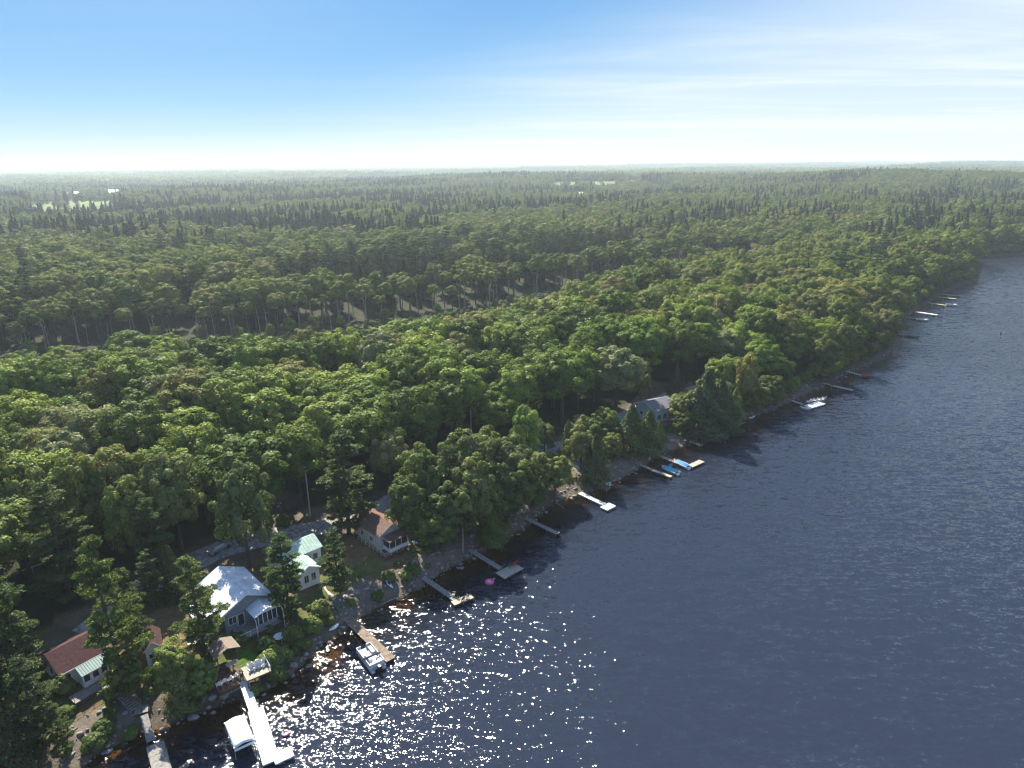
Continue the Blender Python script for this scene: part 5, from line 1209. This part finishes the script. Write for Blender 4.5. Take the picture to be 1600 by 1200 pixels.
dock('grey plank boardwalk between the red-roofed cottage deck and the stairs', [((163,1066),(190,1082),1.6,3,GREYWOOD,3.0,2.95)], 'boardwalk', 'boardwalk', 3.0, False)
dock('small grey plank landing at the foot of the stairs with ramp', [((210,1112),(232,1106),1.3,2,GREYWOOD,1.5,1.5)], 'landing', 'landing', 1.5, False)
path = [P(*q)[:2] for q in [(504, 908), (508, 920), (516, 930), (523, 937)]]
sheet('walkway', np.array(path), .06, CONC, w=.8)
path = [P(*q)[:2] for q in [(862, 705), (880, 716), (897, 728), (915, 745)]]
sheet('path', np.array(path), .06, CONC, w=1.0)
# logs, timber edging on the bank
def log(label, pa, pb, r, mat):
    a, b_ = P(*pa), P(*pb); e = tag(MB().tube([(0, 0, 0), tuple((b_-a)/2+np.array([.1, .1, .05])), tuple(b_-a)], [r, r*.9, r*.6], 7).build('driftwood_log', mat, None), label, 'log'); e.location = (a[0], a[1], a[2]+r*.8)
log('pale driftwood log along the gravel waterline near the kayak', (596,945), (632,930), .10, PALEBARK); log('thin timber lying across the lower left bank', (104,1150), (122,1137), .10, PALEBARK)
log('grey fallen branch on the bank above the dock with red chairs', (672,868), (697,858), .08, PALEBARK); log('driftwood by the white dock bank', (868,786), (882,796), .12, PALEBARK)
log('pale fallen trunk on the shadowed beach before the spruces', (1128,676), (1165,660), .14, PALEBARK)
e = thing('swing_frame', 'pale A-shaped wooden frame on the shadowed beach', 'frame', loc_(P(952, 731)), R(20))
for s_ in (-.7, .7): MB().tube([(s_*1.3, 0, 0), (s_*.1, 0, 2.0)], .05, 5).build('leg', WOODPOLE, e)
MB().tube([(-.5, 0, .8), (.5, 0, .8)], .04, 5).build('crossbar', WOODPOLE, e)
e = thing('stacked_gear', 'jumble of pale lawn furniture at the head of the narrow dark dock', 'furniture pile', loc_(P(813, 803)), R(30)); MB().b2(-.9, .9, -.4, .4, .4, .5).build('tabletop', PALEWOOD, e)
for xx in (-.8, .8): MB().b2(xx-.05, xx+.05, -.35, .35, 0, .399).build('leg', PALEWOOD, e)
MB().box((.3, .1, .75), (.5, .5, .45), .4).build('crate', WHITE, e)
# parked car seen between the trees
g = P(342, 860); e = thing('parked_car', 'silver-grey car parked under the trees inland of the white-roofed cottage', 'car', (g[0], g[1], g[2]), R(60))
prof = [(-2.2,.35),(-2.2,.85),(-1.7,.95),(-1.1,1.42),(.5,1.42),(1.2,.98),(2.1,.85),(2.2,.4)]
V = [(x, -.85*(1 if z < 1 else .82), z) for x, z in prof]+[(x, .85*(1 if z < 1 else .82), z) for x, z in prof]; n = len(prof)
MB().add(V, [tuple(range(n)), tuple(range(2*n-1, n-1, -1))]+[(i, n+i, n+(i+1) % n, (i+1) % n) for i in range(n)]).build('body', ALU, e)
MB().slab([(.56, -.68, 1.41), (.56, .68, 1.41), (1.18, .78, 1.0), (1.18, -.78, 1.0)], .02).build('windshield', GLASS, e)
for xx in (-1.4, 1.4):
    for yy in (-.86, .86): MB().tube([(xx, yy-.1, .33), (xx, yy+.1, .33)], .33, 14).build('wheel', BLACK, e)
# ---- farm buildings far off
WB = plain('white_barn', (.85, .85, .85), .5, var=.02)
def barn(label, pL, pR, z, d, h, name='barn'):
    a = G(*pL, z); b_ = G(*pR, z); w = float(np.hypot(*(b_-a)[:2])); g = hz(*a[:2]); e = thing(name, label, 'barn', (a[0], a[1], g), math.atan2((b_-a)[1], (b_-a)[0])); hh = max(h, z-g)
    V = [(0,0,0),(w,0,0),(w,d,0),(0,d,0),(0,0,hh),(w,0,hh),(w,d,hh),(0,d,hh),(0,d/2,hh+d*.22),(w,d/2,hh+d*.22)]
    MB().add(V, [(0,1,5,4),(1,2,6,9,5),(2,3,7,6),(3,0,4,8,7),(4,5,9,8),(8,9,6,7),(3,2,1,0)]).build('wall', WB, e)
    roof_slab(e, [(-1,-1,hh-.3),(w+1,-1,hh-.3),(w+1,d/2,hh+d*.22+.1),(-1,d/2,hh+d*.22+.1)], .3, WB); roof_slab(e, [(-1,d/2,hh+d*.22+.1),(w+1,d/2,hh+d*.22+.1),(w+1,d+1,hh-.3),(-1,d+1,hh-.3)], .3, WB)
    MB().b2(w*.4, w*.6, -.2, -.01, .1, 4).build('door', GREY, e)
barn('long white barn on the far left field, left of the paired barns', (171,301), (186,300.6), 20, 22, 6); barn('long white barn on the far left field, lower right of the pair', (183,304), (197,303.6), 18, 20, 6)
barn('tiny white farm building farthest left on the distant field', (105,302), (111,302), 18, 12, 6); barn('small white farm building right of the tiny farthest-left one', (115,302.5), (122,302.3), 18, 14, 6)
barn('small white farm building in the middle of the far left field', (127,303.5), (134,303.2), 16, 12, 6); barn('small white shed at the right end of the far farmyard', (141,302), (145,302), 16, 10, 6)
barn('tiny pale farm building far off beside the sandy clearing', (905,304), (912,304), 18, 14, 6)
